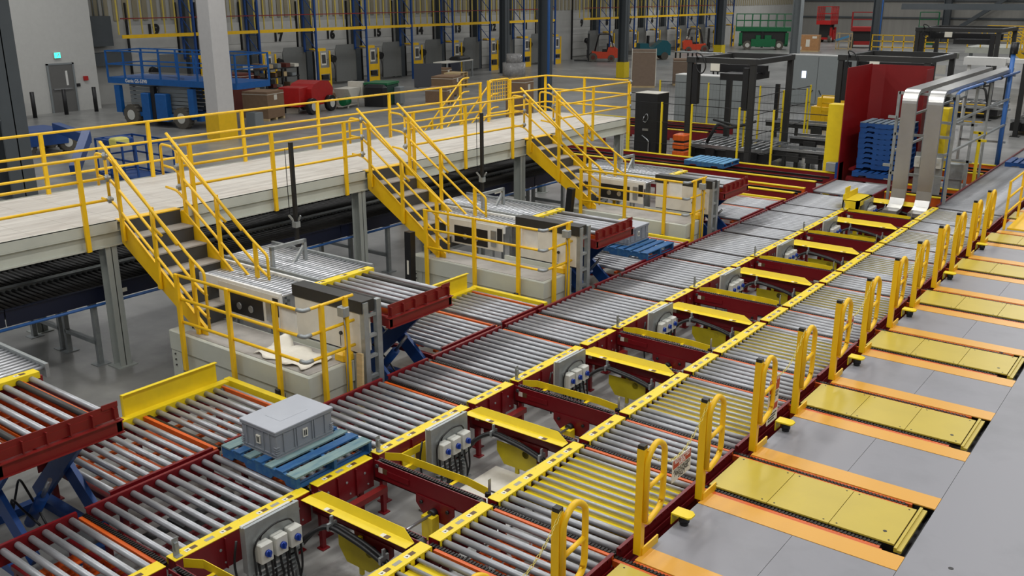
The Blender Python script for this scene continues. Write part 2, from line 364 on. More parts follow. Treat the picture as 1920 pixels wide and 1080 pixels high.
# ------------------------------------------------------------------ chain transfer arms between the lines
def arm(label, group, guard):
    t = T('chain_transfer', (0, 0, 0), label, 'chain conveyor', group)      # origin: x=-7.8, y = arm centre
    for x0, x1, z0, z1 in ((.02, 1.27, .50, .578), (2.98, 4.26, .50, .585), (4.27, 6.02, .40, .555)): MB().box(x0, x1, -.048, -.012, z0, z1).build('guide_strip', ORG, t)
    for x0, x1, z in ((.02, 1.3, .59), (1.46, 2.80, .605), (2.9, 4.26, .59), (4.27, 6.02, .562)):
        c = MB(); c.box(x0, x1, -.008, .03, z-.03, z-.008)
        k = x0
        while k < x1-.03: c.box(k, k+.02, -.012, .034, z-.008, z); k += .034
        c.build('chain', CHN, t)
    c = MB(); c.box(1.42, 2.82, -.04, -.03, .40, .60); c.box(1.42, 2.82, .035, .045, .40, .60); c.box(1.42, 2.82, -.04, .045, .40, .41)
    c.box(1.6, 1.9, -.05, -.04, .47, .53); c.build('channel', RED, t)
    for xx in (1.46, 2.78): MB().cyl((xx, -.03, .55), (xx, .035, .55), .05, 16).cyl((xx, -.06, .55), (xx, -.03, .55), .02, 10).build('sprocket', DGR, t)
    MB().prism([(2.0, .42), (2.5, .42), (2.5, .33), (2.38, .2), (2.12, .2), (2.0, .33)], 'y', -.055, -.045).build('bearing_plate', RED, t)
    MB().cyl((2.25, -.12, .30), (2.25, -.04, .30), .045, 14).cyl((2.08, -.075, .36), (2.08, -.05, .36), .018, 8).cyl((2.42, -.075, .36), (2.42, -.05, .36), .018, 8).build('bearing', BLK, t)
    MB().m(0).box(1.47, 1.53, -.0415, -.04, .48, .54).m(1).box(1.531, 1.6, -.0415, -.04, .48, .54).build('warning_label', [SIGNW, STKB], t); MB().box(2.70, 2.76, -.0415, -.04, .44, .50).build('warning_label', SIGNW, t)
    for xx in (1.46, 2.76): MB().box(xx, xx+.045, -.022, .022, .012, .41).box(xx-.02, xx+.07, -.045, .045, 0, .012).build('support_leg', RED, t)
    if guard == 'tray':
        g = MB(); g.box(1.42, 2.78, -.18, -.075, .585, .590)
        g.add([(1.42, -.075, .59), (2.78, -.075, .59), (2.62, -.03, .66), (1.55, -.03, .66), (1.42, -.071, .59), (2.78, -.071, .59), (2.62, -.026, .66), (1.55, -.026, .66)], [(0, 1, 2, 3), (7, 6, 5, 4), (0, 4, 5, 1), (3, 2, 6, 7), (0, 3, 7, 4), (1, 5, 6, 2)])
        g.build('chain_guard', YEL, t)
        rep('warning_label', MB().m(0).box(0, .045, -.17, -.12, .59, .5915).m(1).box(.046, .10, -.17, -.12, .59, .5915), [SIGNW, STKB], t, [(1.72, 0, 0), (2.45, 0, 0)])
    else:
        g = MB(); g.prism([(1.43, .10), (1.58, .19), (2.45, .21), (2.74, .17), (2.74, .176), (2.45, .216), (1.58, .196), (1.43, .106)], 'z', .545, .63)
        g.box(1.7, 1.74, .045, .2, .55, .556); g.box(2.3, 2.34, .045, .21, .55, .556); g.build('chain_guard', YEL, t)
    return t
def arms():
    a1 = a2 = None; ys1 = [k*P+1.52 for k in range(0, 8)]; ys2 = [k*P-.043 for k in range(0, 8)]
    for i, y in enumerate(ys1):
        lab = 'dark red transfer arm with flat-lipped yellow guard, %s' % cnt(i, len(ys1))
        if a1 is None: a1 = arm(lab, 'chain transfer arms with guard trays', 'tray'); a1.location = (LX, y, 0)
        else: dup(a1, (LX, y, 0), lab)
    for i, y in enumerate(ys2):
        lab = 'dark red transfer arm with narrow bent yellow guard, %s' % cnt(i, len(ys2))
        if a2 is None: a2 = arm(lab, 'chain transfer arms with bent guard strips', 'strip'); a2.location = (LX, y, 0)
        else: dup(a2, (LX, y, 0), lab)
arms()
# spreader bars and drive shaft between two arms, conduit, floor plates, switch panels, reflector posts: one set per bay
def bay(k, i, n, first):
    y0 = k*P
    w = cnt(i, n)
    if first is None:
        A = T('drive_shaft', (0, 0, 0), '', 'drive shaft', 'drive shafts between transfer arms')
        MB().cyl((-5.55, 1.58, .30), (-5.55, 2.30, .30), .016, 10).build('shaft', STEEL, A)
        MB().box(-6.28, -6.2, 1.57, 2.31, .3, .36).build('spreader_bar', RED2, A); MB().box(-5.22, -5.14, 1.57, 2.31, .28, .34).build('spreader_bar', RED2, A)
        MB().box(-5.62, -5.48, 2.18, 2.28, .05, .3).build('shaft_stand', YEL, A)
        B = T('switch_panel', (-6.15, .53, 0), '', 'electrical panel', 'grey panels with three switches')
        p = MB(); p.box(-.03, 0, 0, .6, .28, .76); p.box(-.07, -.03, .0, .02, .3, .75); p.box(-.07, -.03, .58, .6, .3, .75); p.build('back_plate', GALV, B)
        MB().box(-.11, -.08, .03, .57, .3, .735).build('rear_enclosure', SWB, B)
        for j in range(3):
            yy = .08+j*.165
            sb = MB().bbox(0, .1, yy, yy+.13, .40, .58, .008).build('switch_box', SWB, B)
            MB().cyl((.1, yy+.065, .49), (.125, yy+.065, .49), .032, 16).box(.125, .14, yy+.056, yy+.074, .462, .518).build('rotary_knob', KNOB, sb)
        cb = MB()
        for j in range(9):
            yy = .09+j*.055; x_ = .03+.02*(j % 3)
            cb.tube([(x_, yy, .41), (x_, yy+.01, .28), (x_+.03, yy+.02*math.sin(j*2.1), .16), (x_-.02+.03*(j % 2), yy+.05*math.cos(j), .03)], .011, 7, .05)
        cb.tube([(.03, .06, .28), (.03, .05, .55), (.03, .12, .64), (.03, .3, .69), (.03, .46, .66), (.03, .5, .6)], .009, 7, .06)
        cb.tube([(.03, .13, .6), (.03, .14, .64), (.03, .2, .66)], .009, 7, .02); cb.tube([(-.12, -.01, .6), (-.13, -.05, .4), (-.1, -.03, .05)], .011, 7, .08)
        cb.build('cable', BLK, B)
        q = MB()
        for yy in (.06, .52): q.box(-.03, 0, yy, yy+.035, .0, .28); q.box(-.07, .05, yy-.03, yy+.07, 0, .008)
        q.box(0, .03, .45, .6, .30, .33)
        for j in range(4): q.box(.005, .05, .05, .5, .12+.045*j, .127+.045*j)
        q.build('strut_stand', GALV, B)
        Cc = T('cable_conduit', (0, 0, 0), '', 'cable conduit', 'black conduits under the guard trays')
        c = MB()
        for d in (0, .045): c.tube([(-6.2, 1.05-d, .2+d*.4), (-6.12, 1.25-d, .40), (-5.95, 1.34-d, .50), (-5.5, 1.34-d, .44), (-5.2, 1.33-d, .36), (-5.05, 1.25-d, .2), (-5.0, 1.2-d, .06)], .022, 10, .12)
        c.build('corrugated_hose', BLK, Cc)
        g = MB()
        for xx, zz in ((-5.93, .495), (-5.27, .40)): g.box(xx-.012, xx+.012, 1.26, 1.37, zz-.035, zz+.035); g.box(xx-.01, xx+.01, 1.3, 1.33, zz, zz+.1)
        g.build('hose_clamp', GALV, Cc)
        hp = MB(); hp.prism([(-5.95, .36), (-5.4, .36), (-5.4, .22), (-5.55, .10), (-5.85, .10), (-5.95, .24)], 'y', 1.40, 1.408); hp.box(-5.7, -5.66, 1.41, 1.44, .10, .42); hp.box(-5.76, -5.6, 1.36, 1.46, 0, .012); hp.box(-5.7, -5.66, 1.41, 1.44, 0, .12); hp.build('hazard_plate', DYEL, Cc)
        D = T('photo_eye', (0, 0, 0), '', 'sensor', 'clear reflector posts on the yellow beams')
        MB().box(-6.47, -6.465, .03, .09, H+.002, H+.17).box(-6.47, -6.42, .03, .09, H+.002, H+.006).box(-6.465, -6.445, .045, .075, H+.05, H+.13).build('reflector', GALV, D)
        E_ = T('floor_trunking', (0, 0, 0), '', 'cable trunking', 'steel trunking strips on the floor between the lines')
        MB().box(-6.05, -5.60, .2, 2.25, 0, .02).build('cover_plate', FPL, E_); MB().box(-5.42, -5.08, .1, 2.25, 0, .02).build('cover_plate', FPL, E_)
        f = MB(); f.cyl((-5.55, .1, .02), (-5.55, 2.3, .02), .012, 8); f.cyl((-5.48, .1, .02), (-5.48, 2.3, .02), .012, 8); f.cyl((-5.9, .9, .03), (-5.1, .98, .03), .01, 8); f.build('conduit', DGR, E_)
        F_ = T('photo_eye', (0, 0, 0), '', 'sensor', 'sensor posts at the foot of the transfer arms')
        MB().box(-5.06, -5.055, .13, .17, H-.1, H+.1).box(-5.06, -5.02, .13, .17, H-.1, H-.095).build('bracket', GALV, F_); MB().bbox(-5.08, -5.03, .10, .14, H-.08, H-.03, .005).build('sensor_head', BLK, F_)
        first = (A, B, Cc, D, E_, F_)
        for o, nm in zip(first, LBL): o['label'] = nm % w
        A.location = (0, y0, 0); B.location = (-6.15, y0+.53, 0); Cc.location = D.location = E_.location = F_.location = (0, y0, 0)
        return first
    A, B, Cc, D, E_, F_ = first
    for o, nm in zip(first, LBL): dup(o, ((-6.15, y0+.53, 0) if o is B else (0, y0, 0)), nm % w)
    return first
LBL = ('thin steel drive shaft between two red transfer arms, %s', 'grey switch panel with three blue-knobbed boxes, %s', 'pair of black hoses below a yellow guard, %s',
       'clear reflector post on the left yellow beam, %s', 'grey trunking strips on the floor between the lines, %s', 'small black sensor on a transfer arm end, %s')
fr = None
for i, k in enumerate(range(0, 8)): fr = bay(k, i, 8, fr)
o = MB().prism([(-5.98, .022), (-5.62, .022), (-5.5, .034), (-5.42, .034), (-5.42, .036), (-5.5, .036), (-5.62, .024), (-5.98, .024)], 'y', 3.1, 3.82).build('paper_sheet', PAP); tag(o, 'white paper sheet lying on the floor between the lines', 'paper')
o = MB().box(-6.08, -6.06, 0, .42, .3, .56).build('notice_plate', YEL, loc=(-.31, 2.72, -.05)); tag(o, 'small yellow plate hanging behind the second switch panel', 'plate')
MB().m(0).box(-6.06, -6.058, .12, .18, .4, .48).m(1).box(-6.06, -6.058, .2, .28, .4, .48).build('warning_label', [SIGNW, STKB], o)

# yellow box frame standing over the left beam near the ducts
t = T('yellow_guard_frame', (-6.55, 17.0, 0), 'yellow welded guard frame on the far end of the left beam', 'guard frame')
m = MB(); m.box(0, .36, 0, .03, .62, .8); m.box(0, .36, .9, .93, .62, .8); m.box(0, .03, 0, .93, .62, .92); m.box(.33, .36, 0, .93, .45, .52); m.box(.33, .36, 0, .93, .68, .8)
for yy in (0, .85): m.box(.29, .36, yy, yy+.08, 0, .8)
m.box(0, .36, 0, .93, .79, .80); m.box(-.0, .02, .1, .4, .92, 1.05); m.build('frame', YEL, t)

# ------------------------------------------------------------------ right deck, cover plates, handles
m = MB(); D0 = -3.37; D1 = -1.553; DZ = .57
# grey plates between the yellow units
y = -2.0
segs = []
for k in range(-1, 8): segs.append((k*P+1.19, k*P+2.65))
m.box(D1+.002, 12, -6, 34, DZ-.05, DZ-.004)
prev = -6
for a, b in segs:
    m.box(D0, -2.45, prev+.003, a-.003, DZ-.03, DZ-.004); m.box(-2.446, D1-.002, prev+.003, a-.003, DZ-.03, DZ-.004); prev = b
m.box(D0, D1-.002, prev+.003, 34, DZ-.03, DZ-.004)
t = T('service_deck', (0, 0, 0), 'grey steel service deck on the right beside the roller line', 'deck'); m.build('deck_plate', GREY, t)
m = MB(); m.box(D0, D0+.06, -6, 34, .3, DZ-.031)
yy = -5
while yy < 33:
    for xx in (D0+.1, -2.3, .5, 4, 8, 11): m.box(xx, xx+.08, yy, yy+.08, 0, DZ-.031 if xx < D1 else DZ-.051)
    yy += 2.4
m.build('understructure', DGR, t)
m = MB()
for (x, y) in ((-1.72, 1.9), (-2.1, 5.02), (-1.9, 9.6), (-1.2, 3.9)): m.cyl((x, y, DZ-.004), (x, y, DZ-.002), .022, 14)
m.build('bolt_hole', BLK, t)
def unit(label):
    t = T('chain_pit_cover', (0, 0, 0), label, 'floor cover', 'yellow chain pit covers in the deck')
    MB().box(D0, D1, 0, .24, DZ-.012, DZ).build('tread_plate', TREAD, t); MB().box(D0, D1, 1.22, 1.46, DZ-.012, DZ).build('tread_plate', TREAD, t)
    xs = (-3.44, -2.85, -2.26, -1.68)
    for a, b in zip(xs, xs[1:]):
        p = MB(); p.box(a+.003, b-.003, .38, 1.10, DZ-.01, DZ+.006)
        p.build('cover_plate', PLATE, t)
        h = MB()
        for xx in (a+.06, b-.06):
            for yy in (.42, 1.06): h.cyl((xx, yy, DZ+.006), (xx, yy, DZ+.0075), .009, 8)
        if b > -2: h.cyl((b-.13, .55, DZ+.006), (b-.13, .55, DZ+.0075), .018, 12)
        h.build('screw_hole', BLK, t)
    MB().box(-1.665, -1.640, .3, 1.14, DZ-.02, DZ+.022).box(-1.64, -1.60, .3, 1.14, DZ-.02, DZ+.004).build('end_bar', PLATE, t)
    MB().box(-3.37, -1.75, .244, .268, DZ-.12, DZ-.008).build('slot_edge', ORG, t); MB().box(-3.37, -1.75, 1.19, 1.216, DZ-.12, DZ-.008).build('slot_edge', ORG, t)
    MB().box(D0, D1, .24, 1.22, DZ-.2, DZ-.17).box(-1.598, D1, .24, 1.22, DZ-.17, DZ-.1).build('pit_floor', BLK, t)
    return t
u0 = None
for i, k in enumerate(range(-1, 8)):
    lab = 'yellow three-plate pit cover with amber tread strips, %s' % cnt(i, 9)
    if u0 is None: u0 = unit(lab); u0.location = (0, k*P+1.19, 0)
    else: dup(u0, (0, k*P+1.19, 0), lab)
def handle(label):
    t = T('entry_handle', (0, 0, 0), label, 'grab handle', 'yellow grab handles beside the right line')
    MB().box(-.035, .035, -.03, .03, 0.002, 1.0).build('post', SAF, t); MB().box(-.03, .03, -.028, .028, 1.0, 1.035).build('post_cap', BLK, t)
    MB().tube([(.05, .0, .34), (.05, .05, .30), (.05, .26, .36), (.05, .30, .45), (.05, .30, .93), (.05, .15, 1.03), (.05, .0, .93), (.05, .0, .34)], .027, 10, .07).tube([(.05, 0, .63), (.05, .3, .66)], .021, 10).build('grip_loop', SAF, t)
    MB().box(.03, .045, -.01, .27, -.05, .07).box(.03, .1, -.01, .27, -.052, -.04).build('toe_bracket', SAF, t)
    return t
def scanner(label):
    t = T('laser_scanner', (0, 0, 0), label, 'safety scanner', 'yellow-hooded scanners on the deck edge')
    MB().prism([(-.07, .0), (.1, .0), (.12, .03), (.12, .10), (.08, .14), (-.07, .14)], 'z', .10, .115).box(-.07, -.06, .0, .14, .0, .10).build('hood', YEL, t)
    MB().cyl((.03, .07, .03), (.03, .07, .095), .05, 18).cyl((.03, .07, .0), (.03, .07, .03), .04, 18).build('scanner_body', BLK, t); return t
h0 = sc0 = None; signs = []
for i in range(7):
    yb = i*P
    for j, dy in enumerate((.11, 1.27)):
        nm = 'yellow grab handle on the deck edge, %s one of the %s pair from the bottom' % (('near', 'far')[j], ORD[i])
        if h0 is None: h0 = handle(nm); h0.location = (-3.395, yb+dy, DZ)
        else: dup(h0, (-3.395, yb+dy, DZ), nm)
    nm = 'yellow-hooded black safety scanner on the deck edge, %s' % cnt(i, 7)
    if sc0 is None: sc0 = scanner(nm); sc0.location = (-3.33, yb+.70, DZ)
    else: dup(sc0, (-3.33, yb+.70, DZ), nm)
    # hanging chain with sign
    c = MB(); ya, yc, za, zc = yb+.12, yb+1.26, 1.56, 1.58
    big = i in (2,)
    sy0, sy1 = (yb+.34, yb+.62) if i != 1 else (yb+.6, yb+.95)
    sz = 1.28
    def zz(v): u = (v-ya)/(yc-ya); return za+(zc-za)*u-.30*4*u*(1-u)
    nl = 30
    for q in range(nl):
        v0 = ya+(yc-ya)*q/nl; v1 = ya+(yc-ya)*(q+1.15)/nl; p0 = Vector((-3.36, v0, zz(v0))); p1 = Vector((-3.36, v1, zz(v1))); d = p1-p0; nn = Vector((0, -d.z, d.y)).normalized()*.010 if q % 2 else Vector((.010, 0, 0))
        c.tube([p0, p0+d*.25+nn, p0+d*.75+nn, p1, p0+d*.75-nn, p0+d*.25-nn, p0], .0028, 5)
    o = c.build('plastic_chain', mat('faded_yellow_plastic', (222, 204, 104), .5, n=.05) if i == 0 else bpy.data.materials['faded_yellow_plastic'])
    tag(o, 'thin yellow plastic chain between the %s pair of grab handles from the bottom' % ORD[i], 'chain', 'chains between grab handles')
    hgt = .52 if i == 2 else .22
    s = T('warning_sign', (-3.36, 0, 0), '%s red and white sign hanging between the %s pair of handles from the bottom' % ('tall' if i == 2 else 'small', ORD[i]), 'sign', 'restricted area signs')
    t0 = zz((sy0+sy1)/2)-.02; a = sy0; b = sy1; cy = (a+b)/2
    MB().box(-.003, .003, a, b, t0-hgt, t0).build('board', SIGNW, s)
    rb = t0-(.09 if i != 2 else .16)
    MB().box(.003, .0045, a+.008, b-.008, rb, t0-.01).build('red_band', SIGNR, s)
    sz_ = (b-a)
    text_mesh('RESTRICTED', sz_*.15, TXW, 'lettering', s, TX(.005, cy, t0-.032), ext=.0006); text_mesh('AREA', sz_*.15, TXW, 'lettering', s, TX(.005, cy, t0-.068), ext=.0006)
    for q, wd in enumerate(('AUTHORIZED', 'PERSONNEL', 'ONLY')): text_mesh(wd, sz_*.14, TXT, 'lettering', s, TX(.004, cy, rb-.03-q*.036), ext=.0006)
    if i == 2:
        MB().box(.003, .0045, a+.02, b-.02, t0-.38, t0-.31).build('red_band', SIGNR, s)
        for q in range(3): MB().box(.003, .0042, a+.03, b-.03-.03*q, t0-.43-q*.03, t0-.415-q*.03).build('print_line', TXT, s)
# guard rail at the right edge
def guard(name, pts, posts, zs, z0, label, group, r=.021, loc=(0, 0, 0), cat='railing', pw=.06, dn=0, endloop=False):
    t = T(name, loc, label, cat, group)
    for z in zs: MB().tube([(x, y, z) for x, y in pts], r, 8, .05).build('rail', SAF, t)
    f = None
    for x, y in posts:
        if f is None: f = MB().box(-pw*.35, pw*.35, -pw/2, pw/2, z0-dn, zs[0]+.01).build('post', SAF, t, (x, y, 0)); continue
        o = f.copy(); COL.objects.link(o); o.parent = t; o.location = (x, y, 0)
    return t
def rail_end(t, x, y, zs):
    MB().tube([(x, y, zs[0]), (x, y, zs[-1])], .021, 8).build('end_tube', SAF, t)
    for z in zs: MB().tube([(x, y-.045, z), (x, y+.045, z)], .028, 8).tube([(x, y, z-.05), (x, y, z+.05)], .026, 8).build('elbow', GALV, t)
g = guard('guard_rail', [(-3.3, 17.1), (-3.3, 20.5), (-3.3, 26)], [(-3.3, 17.15), (-3.3, 18.6), (-3.3, 20.1), (-3.3, 21.6)], (1.55, 1.22, .9), DZ, 'short yellow railing on the deck at the right edge of the photo', None)
MB().box(-3.25, -2.2, 17.2, 22, DZ-.004, DZ+.03).build('kick_plate', SAF, g)

def carton(loc, s, label, cat='carton', mt=CARD, rz=0, group='brown cartons'):
    t = T('cardboard_box', loc, label, cat, group, rz)
    MB().box(-s[0]/2, s[0]/2, -s[1]/2, s[1]/2, .1 if s[2] > .5 else 0, s[2]).build('carton_body', mt, t)
    if s[2] > .5:
        m_ = MB()
        for i in (-1, 0, 1): m_.box(-s[0]/2, s[0]/2, i*(s[1]/2-.06)-.06, i*(s[1]/2-.06)+.06, .0, .1)
        m_.build('pallet_base', WOOD, t)
    MB().box(s[0]/2, s[0]/2+.004, -.12, .1, s[2]*.7, s[2]*.88).box(-s[0]/2-.01, s[0]/2+.01, -s[1]/2-.01, s[1]/2+.01, s[2]-.12, s[2]-.1).build('tape_label', SIGNW, t)
    return t
# ------------------------------------------------------------------ pallets and totes
def pallet(name, label, group, top=None, wx=1.18, wy=1.0):
    t = T(name, (0, 0, 0), label, 'pallet', group)
    for yy in (0,): pass
    for xx in (0, .5, 1.0):
        yv = {0: 0, .5: (wy-.04)/2, 1.0: wy-.04}[xx]
        s = MB(); s.prism([(0, .0), (.16, .0), (.19, .04), (.36, .04), (.39, .0), (wx-.39, .0), (wx-.36, .04), (wx-.19, .04), (wx-.16, .0), (wx, .0), (wx, .115), (0, .115)], 'y', yv, yv+.04)
        s.build('stringer', PALB, t)
    n = 7; wb = [.145, .11, .11, .11, .11, .11, .145]; gap = (wx-sum(wb))/(n-1); x = 0
    for i in range(n):
        b = MB().box(x, x+wb[i], -.005, wy+.005, .115, .132); b.build('deck_board', (top or [PALG, PALB])[0 if i % 2 == 0 else 1], t); x += wb[i]+gap
    for x0 in (0, wx/2-.05, wx-.1): MB().box(x0, x0+.1, .041, wy-.041, 0, .015).build('bottom_board', PALB, t)
    return t
def tote(label, group):
    t = T('plastic_tote', (0, 0, 0), label, 'tote box', group)
    a, b, h = .56, .76, .30
    body = MB(); body.bbox(.012, a-.012, .012, b-.012, 0.0, h-.03, .006)
    body.box(.001, a-.001, .001, b-.001, h-.045, h-.016)                       # rim
    body.box(.004, a-.004, .004, b-.004, .03, .045); body.box(.004, a-.004, .004, b-.004, .0, .012)
    for yy in (.1, .24, .27, .47, .5, .64): body.box(0, .012, yy, yy+.012, .04, h-.05); body.box(a-.012, a, yy, yy+.012, .04, h-.05)
    for xx in (.09, .2, .35, .45): body.box(xx, xx+.012, 0, .012, .04, h-.05); body.box(xx, xx+.012, b-.012, b, .04, h-.05)
    for (cx, cy) in ((0, 0), (a-.05, 0), (0, b-.05), (a-.05, b-.05)):
        for z in (.06, .085, .11): body.box(cx+.002, cx+.048, cy+.002, cy+.048, z, z+.01)
    body.build('bin', TOTE, t)
    MB().bbox(-.003, a+.003, -.003, b+.003, h-.016, h, .004).box(.16, a-.16, .2, b-.2, h, h+.002).build('lid', TOTEL, t)
    l = MB()
    for M in (0, 1):
        if M == 0: l.m(0).box(.25, .31, -.002, .0115, .10, .19).m(1).box(.262, .275, -.003, -.002, .115, .175).box(.282, .298, -.003, -.002, .115, .175)
        else: l.m(0).box(a-.011, a+.002, .35, .41, .11, .20).m(1).box(a+.002, a+.003, .36, .373, .125, .185).box(a+.002, a+.003, .38, .396, .125, .185)
    l.build('label_card', [SIGNW, TXT], t)
    return t
p0 = pallet('wooden_pallet', 'worn blue wooden pallet lying on the left roller line, carrying a tote', 'blue pallets', wx=1.16, wy=1.0); p0.location = (-7.68, 1.42, .607)
tt = tote('grey plastic tote box with lid on the near blue pallet', 'grey totes'); tt.location = (-7.52, 1.55, .607+.132)
p1 = dup(p0, (-9.04, 10.62, .607), 'blue wooden pallet with a tote, beside the second grey standing platform'); dup(tt, (-8.98, 10.87, .739), 'grey plastic tote box with lid on the farther blue pallet')
for o in p1.children:
    if o.name.startswith('deck_board'): o.data = o.data.copy(); o.data.materials[0] = PALB
PB2 = mat('clean_blue_pallet_paint', (14, 72, 138), .55, n=.12)
PALTOP = mat('greyed_pallet_boards', (112, 128, 140), .7, n=.12)
PB3 = mat('light_blue_pallet_boards', (96, 150, 190), .6, n=.12)
p2 = pallet('wooden_pallet', 'light blue wooden pallet on the yellow-edged cross conveyor', 'blue pallets', top=[PB3, PB3]); p2.location = (-11.85, 19.72, .66)
st = pallet('wooden_pallet', 'bottom blue pallet of the tall stack inside the red enclosure', 'stacked blue pallets', top=[PB2, PB2]); st.location = (-7.62, 21.2, .80)
for o in st.children:
    if o.name.startswith('stringer') or o.name.startswith('bottom'): o.data.materials[0] = PB2
for i in range(1, 9): dup(st, (-7.62+random.uniform(-.015, .015), 21.2+random.uniform(-.015, .015), .80+i*.1325), '%s blue pallet from the bottom of the tall stack inside the red enclosure' % ORD[i] if i < 8 else 'topmost blue pallet of the tall stack inside the red enclosure')
for o in bpy.data.objects:
    if o.get('label', '').startswith('topmost blue pallet'):
        for c_ in o.children:
            if c_.name.startswith('deck_board'): c_.data = c_.data.copy(); c_.data.materials[0] = PALTOP
dup(st, (-7.62, 20.9, .625), 'separate blue pallet under the raised stack, at the foot of the red enclosure')
dup(st, (-4.75, 24.9, .607), 'dark blue pallet lying on the roller line at the right edge')
t = T('stack_carrier', (-7.78, 21.1, 0), 'dark red fork carrier holding up the pallet stack', 'carrier')
MB().box(0, .14, 0, 1.3, .74, .79).box(1.3, 1.4, 0, 1.3, .74, .79).box(0, .1, 1.2, 1.3, .012, .8).box(1.3, 1.4, 1.2, 1.3, .012, .8).build('fork', RED, t)
MB().box(-.05, 1.45, -.15, 1.35, .0, .012).box(-.02, .06, -.1, 1.3, .012, .55).box(1.34, 1.42, -.1, 1.3, .012, .55).box(0, 1.42, -.12, -.04, .5, .6).build('base_frame', RED, t)

# ------------------------------------------------------------------ left cells (pitch 4.8 m)
def outfeed(label, group):
    t = T('outfeed_conveyor', (0, 0, 0), label, 'roller conveyor', group)
    X0, X1 = -9.34, -7.90
    for (a, b, n) in ((.30, 1.46, 9), (1.62, 2.66, 8)):
        MB().box(X1-.005, X1+.005, a, b, .44, .625).box(X1-.03, X1, a, b, .618, .626).box(X1+.03, X1+.036, a+.05, b-.05, .44, .6).build('side_rail', RED, t)
        f = None
        for i in range(n):
            yy = a+(b-a)*(i+.5)/n
            if f is None: f = MB().cyl((X0+.09, 0, .575), (X1-.01, 0, .575), .031, 16).build('roller', ROL, t, (0, yy, 0)); continue
            o = f.copy(); COL.objects.link(o); o.parent = t; o.location = (0, yy, 0)
    MB().box(X0+.1, X1-.02, 1.49, 1.53, .50, .59).build('chain_guide', ORG, t); MB().box(X0+.1, X1-.02, 2.55, 2.60, .52, .60).build('chain_guide', ORG, t)
    MB().box(X0+.1, X1-.02, 1.54, 1.57, .54, .585).build('chain', CHN, t); MB().cyl((X0+.14, 2.5, .55), (X0+.14, 2.54, .55), .04, 12).build('sprocket', DGR, t)
    MB().box(X0-.02, X0+.09, .30, 2.72, .60, .62).box(X0+.085, X0+.09, .30, 2.72, .53, .60).box(X0-.02, X1+.0, 2.68, 2.76, .50, .63).build('yellow_side_beam', YEL, t)
    MB().box(X0-.03, X0-.022, 1.32, 2.58, .60, .88).box(X0-.022, X0+.02, 1.32, 2.58, .872, .88).box(X0-.03, X0+.02, 1.32, 1.326, .62, .88).build('pallet_guide_panel', YEL, t)
    f = MB(); 
    for yy in (.4, 1.4, 2.5):
        f.box(X0, X1-.02, yy, yy+.06, .36, .42)
        for xx in (X0, X1-.08): f.box(xx, xx+.06, yy, yy+.06, 0, .36); f.box(xx-.03, xx+.09, yy-.03, yy+.09, 0, .012)
    f.box(X0, X0+.01, .3, 2.7, .36, .598); f.build('support_frame', RED, t)
    g = MB()
    for xx in (-9.0, -8.6, -8.25): g.box(xx, xx+.05, .5, 2.4, .425, .46)
    for i in range(5): g.box(-9.1, -8.1, .6+i*.4, .64+i*.4, .465, .49)
    g.build('lift_table', ORG, t)
    return t
